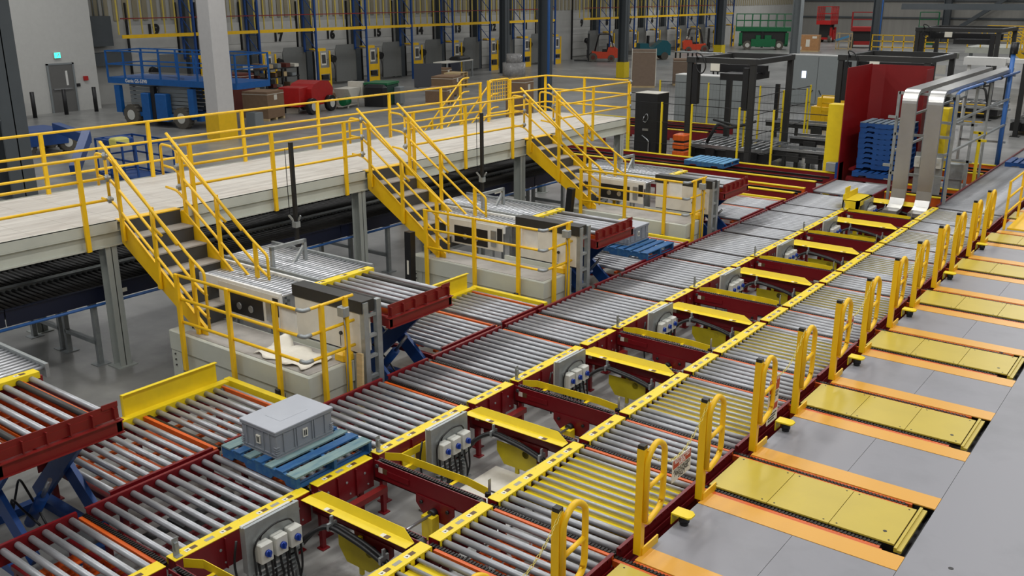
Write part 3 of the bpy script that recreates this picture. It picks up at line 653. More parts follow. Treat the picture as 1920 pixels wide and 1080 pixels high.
def lift(label, group):
    t = T('scissor_lift_table', (0, 0, 0), label, 'lift table', group)      # origin y=0 at near end; x world
    X0, X1, z = -9.42, -7.9, 1.45; L = 1.08
    c = MB(); c.box(X0, X0+.13, 0, L, z, z+.02)
    c.box(X0+.126, X0+.13, 0, L, z-.05, z); c.build('yellow_side_beam', YEL, t)
    rep('warning_label', stk(), [SIGNW, STKB, TXT], t, [(X0+.06, yy, z+.0205) for yy in (.1, .5, .85)])
    n = 8; f = None
    for i in range(n):
        yy = .07+(L-.16)*i/(n-1)
        o = MB().cyl((X0+.12, 0, z-.035), (X1-.03, 0, z-.035), .031, 16).build('roller', DROL if i in (1, 6) else ROL, t, (0, yy, 0))
    r = MB(); r.box(X1-.03, X1-.02, -.04, L+.04, z-.12, z+.03)
    for i in range(6): yy = -.02+i*L/5; r.box(X1-.02, X1+.02, yy, yy+.012, z-.12, z-.0)
    r.box(X1-.02, X1-.01, L-.12, L+.04, z-.0, z+.05); r.box(X1-.02, X1-.015, -.04, L+.04, z-.12, z-.03)
    r.box(X1-.06, X1+.03, -.06, L+.06, z-.145, z-.135); r.box(X1-.01, X1+.0, -.06, L+.06, z-.26, z-.14); r.box(X1-.06, X1+.03, -.06, L+.06, z-.27, z-.26)
    r.box(X0, X0+.05, -.06, L+.06, z-.26, z-.06)
    for yy in (-.04, L): r.box(X0, X1, yy, yy+.05, z-.26, z-.13)
    r.build('deck_frame', RED2, t)
    for ya_, yb_, zt in ((L-.22, L-.17, .03), (.3, .34, .07), (.6, .64, .07)): MB().box(X0+.13, X1-.03, ya_, yb_, z-.12, z-zt).build('chain_guide', ORG, t)
    MB().cyl((X1-.07, L-.13, z-.07), (X1-.04, L-.13, z-.07), .045, 14).box(X0+.13, X1-.05, L-.165, L-.14, z-.09, z-.05).build('chain', CHN, t)
    for yy in (.16, L-.22):
        MB().beam((X0+.15, yy, .16), (X1-.38, yy, z-.36), .05, .2).build('scissor_leg', BLU, t)
        MB().beam((X1-.2, yy+.07, .16), (X0+.2, yy+.07, z-.36), .05, .2).build('scissor_leg', BLU, t)
    b = MB(); b.box(X0+.05, X1-.02, .08, .2, 0, .09); b.box(X0+.05, X1-.02, L-.2, L-.08, 0, .09); b.box(X0+.05, X0+.15, .2, L-.2, 0, .09); b.box(X1-.12, X1-.02, .2, L-.2, 0, .09)
    b.build('base_frame', BLU, t); MB().box(X0+.08, X1-.1, .1, L-.1, z-.32, z-.27).build('top_plate', RED2, t)
    og = MB()
    for i in range(4): og.box(X0+.2, X1-.15, .2+i*.2, .22+i*.2, z-.2, z-.13)
    for i in range(6): og.box(X0+.25+i*.19, X0+.27+i*.19, .2, .82, z-.2, z-.13)
    og.build('orange_grid', ORG, t)
    MB().cyl((X0+.7, .5, .2), (X1-.45, .5, .62), .055, 14).build('hydraulic_cylinder', BLU, t); MB().cyl((X1-.45, .5, .62), (X1-.25, .5, .86), .022, 10).build('piston_rod', STEEL, t)
    h = MB(); h.tube([(X0+.5, .45, .1), (X0+.6, .4, .5), (X0+.8, .42, .4), (X0+1.0, .46, .3)], .012, 7, .1); h.tube([(X0+.3, .5, .1), (X0+.5, .55, .62), (X0+.9, .5, .45), (X0+1.1, .5, .25)], .012, 7, .1); h.build('hydraulic_hose', BLK, t)
    return t
def feed(label, group, lane):
    """silver accumulation roller conveyor, rollers parallel to y"""
    t = T('feed_conveyor', (0, 0, 0), label, 'roller conveyor', group)
    y0, y1 = ((0.0, .62) if lane == 0 else (0.0, .98)); X0, X1, z = (-11.75, -9.52, 1.42) if lane else (-11.7, -9.5, 1.40)
    for yy in (y0, y1): MB().box(X0, X1, yy-.02, yy+.02, z-.13, z+.02).build('side_rail', WHT if lane == 0 else GALV, t)
    n = 26; f = None
    for i in range(n):
        xx = X0+(X1-X0)*(i+.5)/n
        if f is None: f = MB().cyl((0, y0+.02, z-.028), (0, y1-.02, z-.028), .021, 12).build('roller', SROL, t, (xx, 0, 0)); continue
        o = f.copy(); COL.objects.link(o); o.parent = t; o.location = (xx, 0, 0)
    for xx in (X0+.3, X1-.3):
        MB().box(xx-.03, xx+.03, y0, y0+.06, 0, z-.13).box(xx-.03, xx+.03, y1-.06, y1, 0, z-.13).box(xx-.03, xx+.03, y0, y1, .5, .55).build('leg', GALV, t)
    if lane == 0:
        MB().box(X0+.9, X1-.02, y0-.03, y0-.021, z-.45, z-.02).build('side_panel', CRM, t)
        b = MB(); b.box(X0+1.1, X1-.35, y0-.036, y0-.031, z-.42, z-.12); b.box(X1-.14, X1-.03, y0-.036, y0-.031, z-.3, z-.05); b.build('drive_opening', BLK, t)
        b = MB(); b.box(X1-.26, X1-.16, y0-.06, y0-.036, z-.38, z-.1); b.cyl((X0+1.35, y0-.05, z-.3), (X0+1.35, y0-.037, z-.3), .05, 12); b.cyl((X0+1.6, y0-.05, z-.3), (X0+1.6, y0-.037, z-.3), .05, 12); b.build('gearbox', STEEL, t)
    return t
def hoop(label):
    t = T('steel_hoop', (0, 0, 0), label, 'guide frame', 'square steel hoops over the silver feed conveyors')
    MB().box(-10.62, -10.57, 0, .05, 1.0, 1.72).box(-10.62, -10.57, .6, .65, 1.0, 1.72).box(-10.62, -10.57, 0, .65, 1.67, 1.72).beam((-10.6, .62, 1.62), (-10.6, .32, 1.3), .04, .04).box(-10.62, -10.57, 0, .05, 0, 1.0).box(-10.62, -10.57, .6, .65, 0, 1.0).build('hoop_frame', GALV, t); return t
def mast(label):
    t = T('sensor_mast', (0, 0, 0), label, 'pole', 'black masts with clamps')
    MB().box(-.026, .026, -.026, .026, 0, 3.05).box(-.1, .1, -.1, .1, 0, .01).build('pole', BLK, t); MB().box(-.045, .045, -.045, .045, 1.75, 1.84).beam((-.02, -.02, 1.84), (-.09, -.06, 1.94), .015, .03).beam((.02, .02, 1.84), (.09, .02, 1.94), .015, .03).build('clamp', GALV, t)
    MB().cyl((-.08, -.05, 1.9), (-.08, -.05, 2.95), .006, 6).build('wire', BLK, t); return t
def station(label, group):
    """grey standing platform box, tall cream cabinet behind it"""
    t = T('operator_platform', (0, 0, 0), label, 'platform', group)
    b = MB(); b.bbox(-10.98, -8.14, 0, .74, .56, .83, .012); b.box(-10.74, -8.16, .02, .72, .30, .555); b.box(-10.4, -8.16, .02, .72, .004, .296); b.box(-10.97, -10.745, .01, .73, 0, .558)
    b.build('casing', BEI, t)
    MB().box(-10.7, -8.2, .05, .70, .8305, .836).build('top_mat', mat('scuffed_grey_mat', (176, 172, 166), .7, rgb2=(140, 136, 132), ns=2, thr=(.4, .75)) if 'scuffed_grey_mat' not in bpy.data.materials else bpy.data.materials['scuffed_grey_mat'], t)
    MB().box(-8.6, -8.42, -.006, .0, .38, .39).box(-8.6, -8.595, -.006, 0, .1, .52).cyl((-8.7, -.01, .45), (-8.7, .0, .45), .03, 10).cyl((-10.88, -.004, .5), (-10.88, .01, .5), .012, 8).cyl((-10.88, -.004, .42), (-10.88, .01, .42), .012, 8).cyl((-10.88, -.004, .34), (-10.88, .01, .34), .012, 8).build('fittings', BLK, t)
    MB().box(-9.5, -8.14, .745, .775, .02, .90).build('rear_step', BEI, t)
    return t
def cabinet(label, group):
    t = T('control_cabinet', (0, 0, 0), label, 'cabinet', group)
    MB().bbox(-9.26, -8.05, 0, .18, .92, 1.44, .01).build('body', CRM, t); MB().box(-9.24, -8.06, .01, .17, .90, .92).build('plinth', DGR, t)
    MB().box(-9.28, -8.0, -.012, .2, 1.445, 1.60).build('black_cap', GANT, t)
    f = MB(); f.box(-8.05, -7.98, .0, .08, .0, 1.58); f.box(-8.05, -7.98, .22, .30, .0, 1.58)
    for i in range(5): f.box(-8.04, -7.99, .08, .22, .3+i*.27, .34+i*.27)
    f.build('end_frame', GALV, t)
    MB().cyl((-8.4, -.02, 1.12), (-8.4, 0, 1.12), .025, 12).cyl((-8.4, -.02, 1.12), (-8.4, -.02, .95), .004, 6).build('push_button', BLK, t)
    return t
def cage(label, group):
    t = T('cage_railing', (0, 0, 0), label, 'railing', group)
    for z in (1.68, 1.36, 1.04):
        MB().tube([(-10.62, 0, z), (-8.12, 0, z), (-8.12, .78, z)], .021, 8, .06).build('rail', SAF, t)
        MB().tube([(-8.22, 0, z), (-8.12, 0, z), (-8.12, .1, z)], .027, 8, .06).build('elbow', GALV, t)
    f = None
    for x, y in ((-10.56, 0), (-9.5, 0), (-8.6, 0), (-8.10, .28), (-8.10, .66)):
        if f is None: f = MB().box(-.03, .03, -.022, .022, .36, 1.70).build('post', SAF, t, (x, y-.02, 0)); continue
        o = f.copy(); COL.objects.link(o); o.parent = t; o.location = (x, y-.02, 0)
    MB().bbox(-8.17, -8.05, .56, .66, 1.46, 1.58, .008).tube([(-8.1, .6, 1.46), (-8.08, .62, 1.2), (-8.08, .6, .7), (-8.1, .62, .3)], .008, 6, .1).build('junction_box', GALV, t)
    MB().bbox(-8.66, -8.58, -.07, -.03, .5, .6, .006).tube([(-8.6, -.05, .5), (-8.66, -.06, .44), (-8.6, -.05, .38), (-8.56, -.05, .1)], .007, 6, .05).build('hand_switch', BLK, t)
    MB().bbox(-8.35, -8.15, .62, .8, .84, .95, .03).build('foot_pedal', SAF, t)
    MB().box(-8.55, -8.25, .015, .02, 1.35, 1.66).build('hanging_sheet', PAP, t)
    return t
def stair(label, group):
    t = T('stair', (0, 0, 0), label, 'stairs', group)
    xa, za, xb, zb = -12.14, 2.13, -10.42, .86; Y0, Y1 = .0, .95
    sl = (zb-za)/(xb-xa)
    for yy in (Y0, Y1):
        s = MB(); s.prism([(xa, za-.02), (xa+.12, za+.0), (xb+.1, zb+.05), (xb+.1, zb-.02), (xb-.12, zb-.02), (xa, za-.30)], 'y', yy, yy+.012); s.beam((xa+.05, yy+.025, za+.0), (xb+.08, yy+.025, zb+.05), .05, .01)
        s.build('stringer', SAF, t)
    n = 6; ri = (za-.83)/n
    for i in range(n):
        z = za-(i+1)*ri+.03; x = xa+.02+(i)*(xb-xa)/n
        if i < n-1:
            MB().box(x, x+.31, Y0+.014, Y1-.002, z-.02, z).build('tread', mat('concrete_filled_tread', (158, 152, 144), .75, n=.1) if 'concrete_filled_tread' not in bpy.data.materials else bpy.data.materials['concrete_filled_tread'], t)
        MB().box(x-.0, x+.012, Y0+.014, Y1-.002, z, z+ri-.02).build('riser', DGR, t)
    MB().box(xa-.12, xa+.03, Y0, Y1+.01, za+.0, za+.025).build('top_lip', SAF, t)
    def at(x, h): return (za+(x-xa)*sl)+h
    for sd, yy in (('n', Y0-.03), ('f', Y1+.04)):
        for j, h in enumerate((.98, .66, .34)):
            e = MB()
            pts = [(xa-.32, yy, at(xa, h)-.04), (xa-.05, yy, at(xa, h)-.06), (xb-.1, yy, at(xb-.1, h)), (xb+.1, yy, at(xb+.1, h)+.03), (xb+.22, yy, at(xb+.1, h)-.02)]
            if j == 0: pts[-1] = (xb+.2, yy, at(xb, h)-.1); pts.append((xb+.2, yy, .95+.0))
            if j == 0: pts = [(xa-.36, yy, at(xa, h)-.5), (xa-.36, yy, at(xa, h)-.04)]+pts[1:]
            e.tube(pts, .02, 8, .08); e.build('handrail', SAF, t)
        f = None
        for x in (xa+.12, (xa+xb)/2+.02, xb-.05):
            MB().box(x-.03, x+.03, yy-.018, yy+.018, at(x, -.16), at(x, .98)).build('post', SAF, t)
        MB().tube([(xa-.1, yy-.05, at(xa, 1.12)), (xb-.25, yy-.05, at(xb-.25, 1.0))], .022, 8).tube([((xa+xb)/2+.1, yy-.05, at((xa+xb)/2+.1, 1.0)), ((xa+xb)/2+.1, yy-.05, at((xa+xb)/2+.1, .78)), ((xa+xb)/2+.2, yy, at((xa+xb)/2+.2, .74))], .02, 8, .06).build('grab_rail', SAF, t)
    return t
names3 = ('nearest', 'middle', 'farthest')
of = outfeed('roller outfeed with yellow side beam and upright guide panel, nearest of the four', 'outfeed conveyors below the lift tables')
for i, w_ in enumerate(('second nearest', 'third nearest', 'farthest')): dup(of, (0, 4.8*(i+1), 0), 'roller outfeed with yellow side beam and upright guide panel, %s of the four' % w_)
li = lift('red roller lift table raised on blue scissor legs, at the left edge', 'raised red lift tables'); li.location = (0, -.62, 0)
for i, w_ in enumerate(('right of the nearest cream cabinet', 'right of the middle cream cabinet', 'right of the farthest cream cabinet')): dup(li, (0, 4.8*(i+1)-.62, 0), 'red roller lift table raised on blue scissor legs, '+w_)
fa = feed('silver roller feed lane with white side rail, behind the nearest standing platform', 'narrow silver feed lanes', 0); fa.location = (0, 3.62+.14, 0)
fb_ = feed('wide silver feed lane ending at the yellow beam of the second lift from the left', 'wide silver feed lanes', 1); fb_.location = (0, 4.47, 0)
dup(fa, (0, 3.76-4.8, 0), 'silver roller feed lane with white side rail, at the left edge'); dup(fb_, (0, 4.47-4.8, 0), 'wide silver feed lane ending at the yellow beam of the leftmost lift')
for i, w_ in enumerate(('middle', 'farthest')):
    dup(fa, (0, 3.76+4.8*(i+1), 0), 'silver feed lane with white side rail, behind the %s standing platform' % w_)
    dup(fb_, (0, 4.47+4.8*(i+1), 0), 'wide silver feed lane ending at the yellow beam of the %s lift from the left' % ('third', 'fourth')[i])
st_ = station('long grey-green standing platform box, nearest of the three', 'grey standing platforms'); st_.location = (0, 3.0, 0)
ca_ = cabinet('cream control cabinet with black cap, nearest of the three', 'cream cabinets with black caps'); ca_.location = (0, 3.76+.02, 0)
cg_ = cage('yellow cage railing round the nearest standing platform', 'yellow cage railings'); cg_.location = (0, 2.96, 0)
sr_ = stair('yellow stair with grey treads down from the walkway, nearest of the three', 'yellow stairs on the front of the walkway'); sr_.location = (0, 3.16, 0)
hp_ = hoop('square grey hoop over the silver lane, beside the nearest stair'); hp_.location = (0, 4.5, 0)
ms_ = mast('slim black mast rising in front of the walkway, nearest of the two'); ms_.location = (-11.15, 5.46, 0)
for i in (1, 2):
    y = 4.8*i; w_ = names3[i]
    dup(st_, (0, 3+y, 0), 'long grey-green standing platform box, %s of the three' % w_); dup(ca_, (0, 3.78+y, 0), 'cream control cabinet with black cap, %s of the three' % w_)
    dup(cg_, (0, 2.96+y, 0), 'yellow cage railing round the %s standing platform' % w_); dup(sr_, (0, 3.16+y, 0), 'yellow stair with grey treads down from the walkway, %s of the three' % w_)
    dup(hp_, (0, 4.5+y, 0), 'square grey hoop over the silver lane, beside the %s stair' % w_)
dup(ms_, (-11.15, 10.0, 0), 'slim black mast rising in front of the walkway, farther of the two')
# things on the nearest platform
m = MB(); 
rows = []
nx, ny = 14, 8
vs = []
for i in range(nx):
    for j in range(ny):
        x = -9.3+.95*i/(nx-1); y = 3.1+.5*j/(ny-1)+.04*math.sin(i*1.3); z = .84+.012+.03*abs(math.sin(i*1.1+j*.9))*math.cos(j*.7+i*.3)**2+(.14*max(0, 1-((i-1)**2+(j-6)**2)/3))
        vs.append((x, y, z))
m.add(vs, [(i*ny+j, (i+1)*ny+j, (i+1)*ny+j+1, i*ny+j+1) for i in range(nx-1) for j in range(ny-1)], True)
o = m.build('crumpled_sheet', PAP); sm = o.modifiers.new('s', 'SOLIDIFY'); sm.thickness = .004; tag(o, 'crumpled white paper sheet lying on the nearest standing platform', 'paper')
o = MB().beam((-7.93, 3.6, .0), (-8.02, 3.72, .95), .03, .1).build('timber_board', WOOD); tag(o, 'raw timber board leaning at the end of the nearest standing platform', 'board')
for i, y in enumerate((7.62, 12.42)):
    m = MB().box(-.07, .07, -.06, .06, 0, 1.3); o = m.build('padded_post', BLK, loc=(-10.85, y, 0)); tag(o, 'thick black padded post in front of the %s stair foot' % names3[i+1], 'post', 'thick black posts')
    o.rotation_euler = (0, (.02, .1)[i], 0)
    MB().box(-.02, .02, -.064, -.06, .55, .8).build('white_tag', SIGNW, o)

# ------------------------------------------------------------------ raised walkway
t = T('raised_walkway', (0, 0, 0), 'long pale grey raised walkway on steel columns behind the stairs', 'walkway')
WX0, WX1, WZ = -14.75, -12.16, 2.15
def cutout(m_, z0, z1):
    e = -7
    for c in (3.13, 7.93, 12.73): m_.box(WX1-.004, WX1, e, c, z0, z1); e = c+.98
    m_.box(WX1-.004, WX1, e, 17.2, z0, z1)
m = MB(); yy = -7
while yy < 17.1: m.box(WX0, WX1-.02, yy, min(yy+.596, 17.2), WZ-.03, WZ); yy += .6
m.build('floor_boards', DECKM, t)
m = MB(); cutout(m, WZ-.13, WZ+.012)
for a, b in ((-7, 3.13), (4.11, 7.93), (8.91, 12.73), (13.71, 17.2)): m.box(WX1-.02, WX1, a, b, WZ, WZ+.012)
m.box(WX0-.01, WX0, -7, 17.2, WZ-.13, WZ+.012); m.box(WX0, WX1, 17.2, 17.21, WZ-.13, WZ+.012); m.build('kick_plate', BEI, t)
m = MB(); m.box(WX1-.06, WX1-.05, -7, 17.2, 1.82, WZ-.03); m.box(WX1-.12, WX1, -7, 17.2, 1.80, 1.82); m.box(WX0+.05, WX0+.06, -7, 17.2, 1.82, WZ-.03); m.box(WX0+.05, WX1-.06, 17.1, 17.12, 1.82, WZ-.03)
m.box(WX1-.12, WX1, -7, 17.2, WZ-.15, WZ-.131)
m.build('edge_beam', BEI, t)
m = MB()
for i in range(20): m.box(WX0+.06, WX1-.07, -6.5+i*1.22, -6.42+i*1.22, 1.95, WZ-.03)
m.build('joist', GALV, t)
for y in (-1.8, 3.01, 7.85, 12.7, 16.9):
    for x in (WX1-.12, WX0+.08):
        MB().ibeam(x, y, .012, 1.80, .17, .19).box(x-.15, x+.15, y-.15, y+.15, 0, .012).build('column', COLP, t)
# railings
def gr(label, pts, posts, zs=(3.07, 2.77, 2.47), dn=.35, grp='yellow walkway railings'):
    t = guard('walkway_railing', pts, posts, zs, WZ, label, grp, dn=dn)
    if pts[0][0] == -12.12:
        for x, y in (pts[0], pts[-1]): rail_end(t, x, y, zs)
    return t
FXr = -12.12
gr('yellow walkway railing left of the nearest stair', [(FXr, -6.9), (FXr, 3.05)], [(FXr, y) for y in (-4.2, -2.5, -.8, .9, 2.66)])
gr('yellow walkway railing between the nearest and middle stairs', [(FXr, 4.15), (FXr, 7.85)], [(FXr, y) for y in (4.38, 5.88, 7.44)])
gr('yellow walkway railing between the middle and farthest stairs', [(FXr, 8.95), (FXr, 12.65)], [(FXr, y) for y in (9.18, 10.68, 12.24)])
gr('yellow walkway railing right of the farthest stair', [(FXr, 13.75), (FXr, 17.12)], [(FXr, y) for y in (13.98, 15.4, 17.05)])
gr('long yellow railing along the back of the walkway', [(WX0+.04, -6.9), (WX0+.04, 14.4)], [(WX0+.04, y) for y in (-3.8, -2, -.2, 1.6, 3.5, 5.35, 7.3, 9.15, 11.2, 12.9, 14.35)], zs=(3.1, 2.76, 2.42), dn=0)
gr('yellow railing across the far end of the walkway', [(WX0+.04, 15.5), (WX0+.04, 17.14), (WX1-.04, 17.14)], [(WX0+.04, 15.55), (WX0+.04, 17.1), (-13.5, 17.14)], zs=(3.1, 2.76, 2.42), dn=0)
# stair down on the back of the walkway (runs towards -y and down)
t = T('stair', (-14.78, 14.9, 0), 'yellow stair descending on the far side of the walkway', 'stairs', 'yellow stairs on the back of the walkway')
for xx in (-.02, -.92): MB().prism([(0, 2.1), (0, 1.85), (-2.4, 0), (-2.6, 0), (-2.6, .2)], 'x', xx-.012, xx).build('stringer', SAF, t)
for i in range(9): MB().box(-.92, -.02, -.25-i*.26, -.02-i*.26, 1.86-i*.21, 1.88-i*.21).build('tread', GALV, t)
for xx in (.0, -.95):
    for h in (1.0, .66, .33): MB().tube([(xx, .25, 2.12+h), (xx, 0, 2.12+h), (xx, -2.5, .15+h)], .02, 8, .1).build('handrail', SAF, t)
    for yy in (-.1, -1.2, -2.4): z_ = 2.12+yy*.788; MB().box(xx-.025, xx+.025, yy-.025, yy+.025, max(0, z_-.2), z_+1.0).build('post', SAF, t)
t = T('safety_gate', (-14.6, 14.95, WZ), 'yellow swing gate with mesh panel at the head of the back stair', 'gate')
MB().tube([(0, -.4, .2), (0, -.4, 1.0), (0, .4, 1.0), (0, .4, .2), (0, -.4, .2)], .02, 8, .08).build('gate_frame', SAF, t)
m = MB()
for i in range(8): m.box(-.004, .004, -.36+i*.1, -.35+i*.1, .5, .98); 
for i in range(6): m.box(-.004, .004, -.38, .38, .5+i*.09, .51+i*.09)
m.build('mesh_panel', SAF, t); MB().box(-.02, .02, -.45, -.4, 0, 1.0).build('hinge_post', SAF, t)

# ------------------------------------------------------------------ dark roller conveyors below the walkway
def dark(label, group, blue):
    t = T('dark_roller_conveyor', (0, 0, 0), label, 'roller conveyor', group); L = 3.0; z = 1.14; Wd = .98
    for xx in (0, Wd): MB().box(xx-.012, xx+.012, 0, L-.02, z-.2 if xx else z-.06, z+.03).box(xx-.03, xx+.03, 0, L-.02, z+.02, z+.03).build('side_rail', (NAVY if blue and xx else GALV), t)
    MB().box(.02, Wd-.02, 0, L-.02, z-.11, z-.1).build('belt', GANT, t)
    n = 34; f = None
    for i in range(n):
        yy = L*(i+.5)/n
        if f is None: f = MB().cyl((.012, 0, z-.025), (Wd-.012, 0, z-.025), .026, 10).build('roller', DROL, t, (0, yy, 0)); continue
        o = f.copy(); COL.objects.link(o); o.parent = t; o.location = (0, yy, 0)
    for xx in (.05, Wd-.05):
        MB().box(xx-.035, xx+.035, 1.2, 1.27, .01, z-.2).box(xx-.1, xx+.1, 1.13, 1.34, 0, .01).build('leg', GALV, t)
    MB().box(.05, Wd-.05, 1.2, 1.26, .3, .36).build('cross_brace', GALV, t); MB().box(.05, Wd-.05, 1.2, 1.26, z-.26, z-.2).build('cross_brace', GALV, t)
    if blue: MB().cyl((Wd+.0, 0, z-.24), (Wd+.0, L, z-.24), .022, 10).build('air_pipe', BPIPE, t); MB().box(Wd+.012, Wd+.014, 1.5, 1.75, z-.14, z-.08).build('white_tag', SIGNW, t)
    return t
d0 = dark('dark roller conveyor section with navy side under the walkway, first from the left edge', 'front dark roller conveyors', True); d0.location = (-13.5, -1.4, 0)
d1 = dark('dark roller conveyor section at the back under the walkway, first from the left edge', 'rear dark roller conveyors', False); d1.location = (-14.55, -1.4, 0)
for i in range(1, 6):
    dup(d0, (-13.5, -1.4+3.0*i, 0), 'dark roller conveyor section with navy side under the walkway, %s from the left edge' % ORD[i])
    dup(d1, (-14.55, -1.4+3.0*i, 0), 'dark roller conveyor section at the back under the walkway, %s from the left edge' % ORD[i])

# ------------------------------------------------------------------ cross conveyors at the far end
def cross(name, x0, x1, ya, yb, z, label, top=YEL, body=RED, ch=True, slabs=True, org=None):
    t = T(name, (0, 0, 0), label, 'chain conveyor')
    for yy in (ya, yb):
        MB().box(x0, x1, yy-.06, yy+.06, z-.012, z+.01).build('rail_cover', top, t)
        MB().box(x0, x1, yy-.045, yy+.045, z-.30, z-.013).build('side_channel', org if (org and yy == yb) else body, t)
    for i in range(2):
        yy = ya+(yb-ya)*(i+1)/3; MB().box(x0, x1, yy-.03, yy+.03, z-.08, z-.03).build('chain_track', CHN, t)
    x = x0+.3
    while x < x1:
        MB().box(x-.04, x+.04, ya, ya+.08, 0, z-.3).box(x-.04, x+.04, yb-.08, yb, 0, z-.3).box(x-.03, x+.03, ya+.08, yb-.08, z-.26, z-.2).build('leg', body, t); x += 1.6
    return t
cross('cross_conveyor', -18, -8.05, 19.48, 20.95, .65, 'long dark red cross conveyor with two yellow rails, carrying the light blue pallet')
cross('cross_conveyor', -12.3, -7.98, 17.85, 18.55, .64, 'shorter cross conveyor with an orange side, in front of the long yellow-railed one', org=ORG)
cross('cross_conveyor', -6.35, -4.98, 19.5, 20.75, .6, 'orange-sided cross conveyor just behind the aluminium ducts', body=ORG)
cross('cross_conveyor', -6.35, -4.98, 23.4, 25.0, .6, 'orange-sided cross conveyor farther behind the steel frame', body=ORG)
o = MB().box(-.05, .05, -.15, .15, 0, .95).build('blue_post', BLU, loc=(-7.98, 20.95, 0)); tag(o, 'short dark blue post with grey box at the end of the cross conveyor', 'post'); MB().bbox(-.32, -.06, -.1, .1, .7, .92, .01).build('grey_box', GALV, o)

# red enclosure, yellow box
t = T('red_enclosure', (0, 0, 0), 'tall dark red sheet enclosure round the blue pallet stack', 'enclosure')
MB().box(-7.95, -7.93, 20.75, 22.7, .3, 3.35).build('side_wall', mat('deep_red_sheet', (124, 10, 14), .45, n=.06, ns=2), t)
DR = bpy.data.materials['deep_red_sheet']
MB().prism([(-7.95, 22.7), (-7.62, 22.85), (-6.4, 22.85), (-6.4, 22.87), (-7.63, 22.87), (-7.95, 22.72)], 'z', .3, 3.35).build('back_wall', DR, t)
MB().box(-6.42, -6.4, 22.2, 22.85, .3, 3.3).build('side_wall', DR, t)
m = MB()
for x, y in ((-7.94, 20.8), (-7.94, 22.6), (-6.41, 22.8), (-6.41, 22.25)): m.box(x-.04, x+.04, y-.04, y+.04, 0, .3)
m.box(-7.95, -7.93, 20.75, 22.7, 3.35, 3.37); m.build('corner_foot', DR, t)
o = MB().bbox(-.2, .2, -.2, .2, .5, 2.4, .01).box(-.15, .15, -.15, .15, 0, .5).build('yellow_housing', YEL, loc=(-8.28, 21.35, 0)); tag(o, 'tall plain yellow housing left of the red enclosure', 'housing')
o = MB().bbox(-.22, .22, -.2, .2, .8, 2.35, .01).box(-.15, .15, -.15, .15, 0, .8).build('yellow_housing', YEL, loc=(-6.0, 22.5, 0)); tag(o, 'yellow housing seen between the two aluminium ducts', 'housing')

# aluminium ducts
def duct(x, label, L, h=3.2):
    t = T('aluminium_duct', (x, 18.2, 0), label, 'duct', 'curved aluminium ducts'); wd = .31; th = .09
    prof = [(-.55, .55), (-.25, .56), (-.1, .62), (-.02, .75), (0, .95)]
    prof += [(0, h-.35)]+[(.30-.30*math.cos(a), h-.35+.30*math.sin(a)) for a in [PI/2*i/8 for i in range(1, 9)]]+[(L, h+.0)]
    m_ = MB(); vs = []; 
    nrm = []
    for i, (y, z) in enumerate(prof):
        a = prof[max(0, i-1)]; b = prof[min(len(prof)-1, i+1)]; d = Vector((b[0]-a[0], b[1]-a[1])).normalized(); nrm.append((d.y, -d.x))
    for (y, z), (ny_, nz_) in zip(prof, nrm):
        for xx in (0, wd):
            vs.append((xx, y, z)); vs.append((xx, y+ny_*th, z+nz_*th))
    f = []
    for i in range(len(prof)-1):
        k = i*4; f += [(k, k+4, k+6, k+2), (k+1, k+3, k+7, k+5), (k, k+1, k+5, k+4), (k+2, k+6, k+7, k+3)]
    f += [(0, 2, 3, 1), (len(vs)-4, len(vs)-3, len(vs)-1, len(vs)-2)]
    m_.add(vs, f); m_.build('sheet_cover', ALU, t)
    m_ = MB(); m_.box(.06, wd-.06, .45, L, h-.14, h-.095); m_.box(.06, wd-.06, -.5, -.3, 0, .5); m_.build('inner_tray', DGR, t); return t
duct(-5.86, 'left one of two shiny aluminium ducts rising from the floor', 7.5)
duct(-5.32, 'right one of two shiny aluminium ducts rising from the floor', 7.5)
# steel support frame around ducts
t = T('steel_support_frame', (0, 0, 0), 'grey square-tube frame holding up the aluminium ducts', 'frame')
m = MB()
for y in (18.75, 21.4, 25.4):
    for x in (-6.08, -4.85 if y < 20 else -5.0): m.box(x-.03, x+.03, y-.03, y+.03, 0, 3.05)
    for z in (3.02, 2.1, 1.2): m.box(-6.08, -4.9, y-.03, y+.03, z-.03, z+.03)
for x in (-6.08, -4.97):
    for z in (2.4, 1.7): m.box(x-.025, x+.025, 18.8, 25.4, z-.025, z+.025)
    for y in (19.2, 22.8): m.box(x-.025, x+.025, y-.025, y+.025, 0, 3.0)
m.build('square_tube', GALV, t)
for z, y in ((2.45, 18.7), (1.35, 18.7)): MB().box(-6.25, -6.08, y-.03, y+.03, z, z+.06).build('bracket', GALV, t)
t = T('blue_air_line', (0, 0, 0), 'bright blue vertical pipe beside the right aluminium duct', 'pipe')
MB().cyl((-4.93, 19.0, 0), (-4.93, 19.0, 3.02), .04, 12).tube([(-4.93, 19.0, 3.0), (-4.93, 19.3, 3.08), (-4.93, 26, 3.08)], .035, 10, .15).build('pipe', BPIPE, t)
MB().box(-4.99, -4.87, 18.95, 19.05, 2.9, 3.0).cyl((-4.93, 21.5, 3.08), (-4.93, 21.7, 3.08), .05, 10).cyl((-4.93, 23.5, 3.08), (-4.93, 23.7, 3.08), .05, 10).build('clamp', BLK, t)
t = T('blue_air_line', (0, 0, 0), 'second blue vertical pipe farther back by the steel frame', 'pipe'); MB().cyl((-5.0, 25.2, 0), (-5.0, 25.2, 3.6), .06, 12).build('pipe', BPIPE, t); MB().cyl((-5.0, 25.2, 3.6), (-5.0, 25.2, 3.9), .1, 12).build('cap', BLK, t)
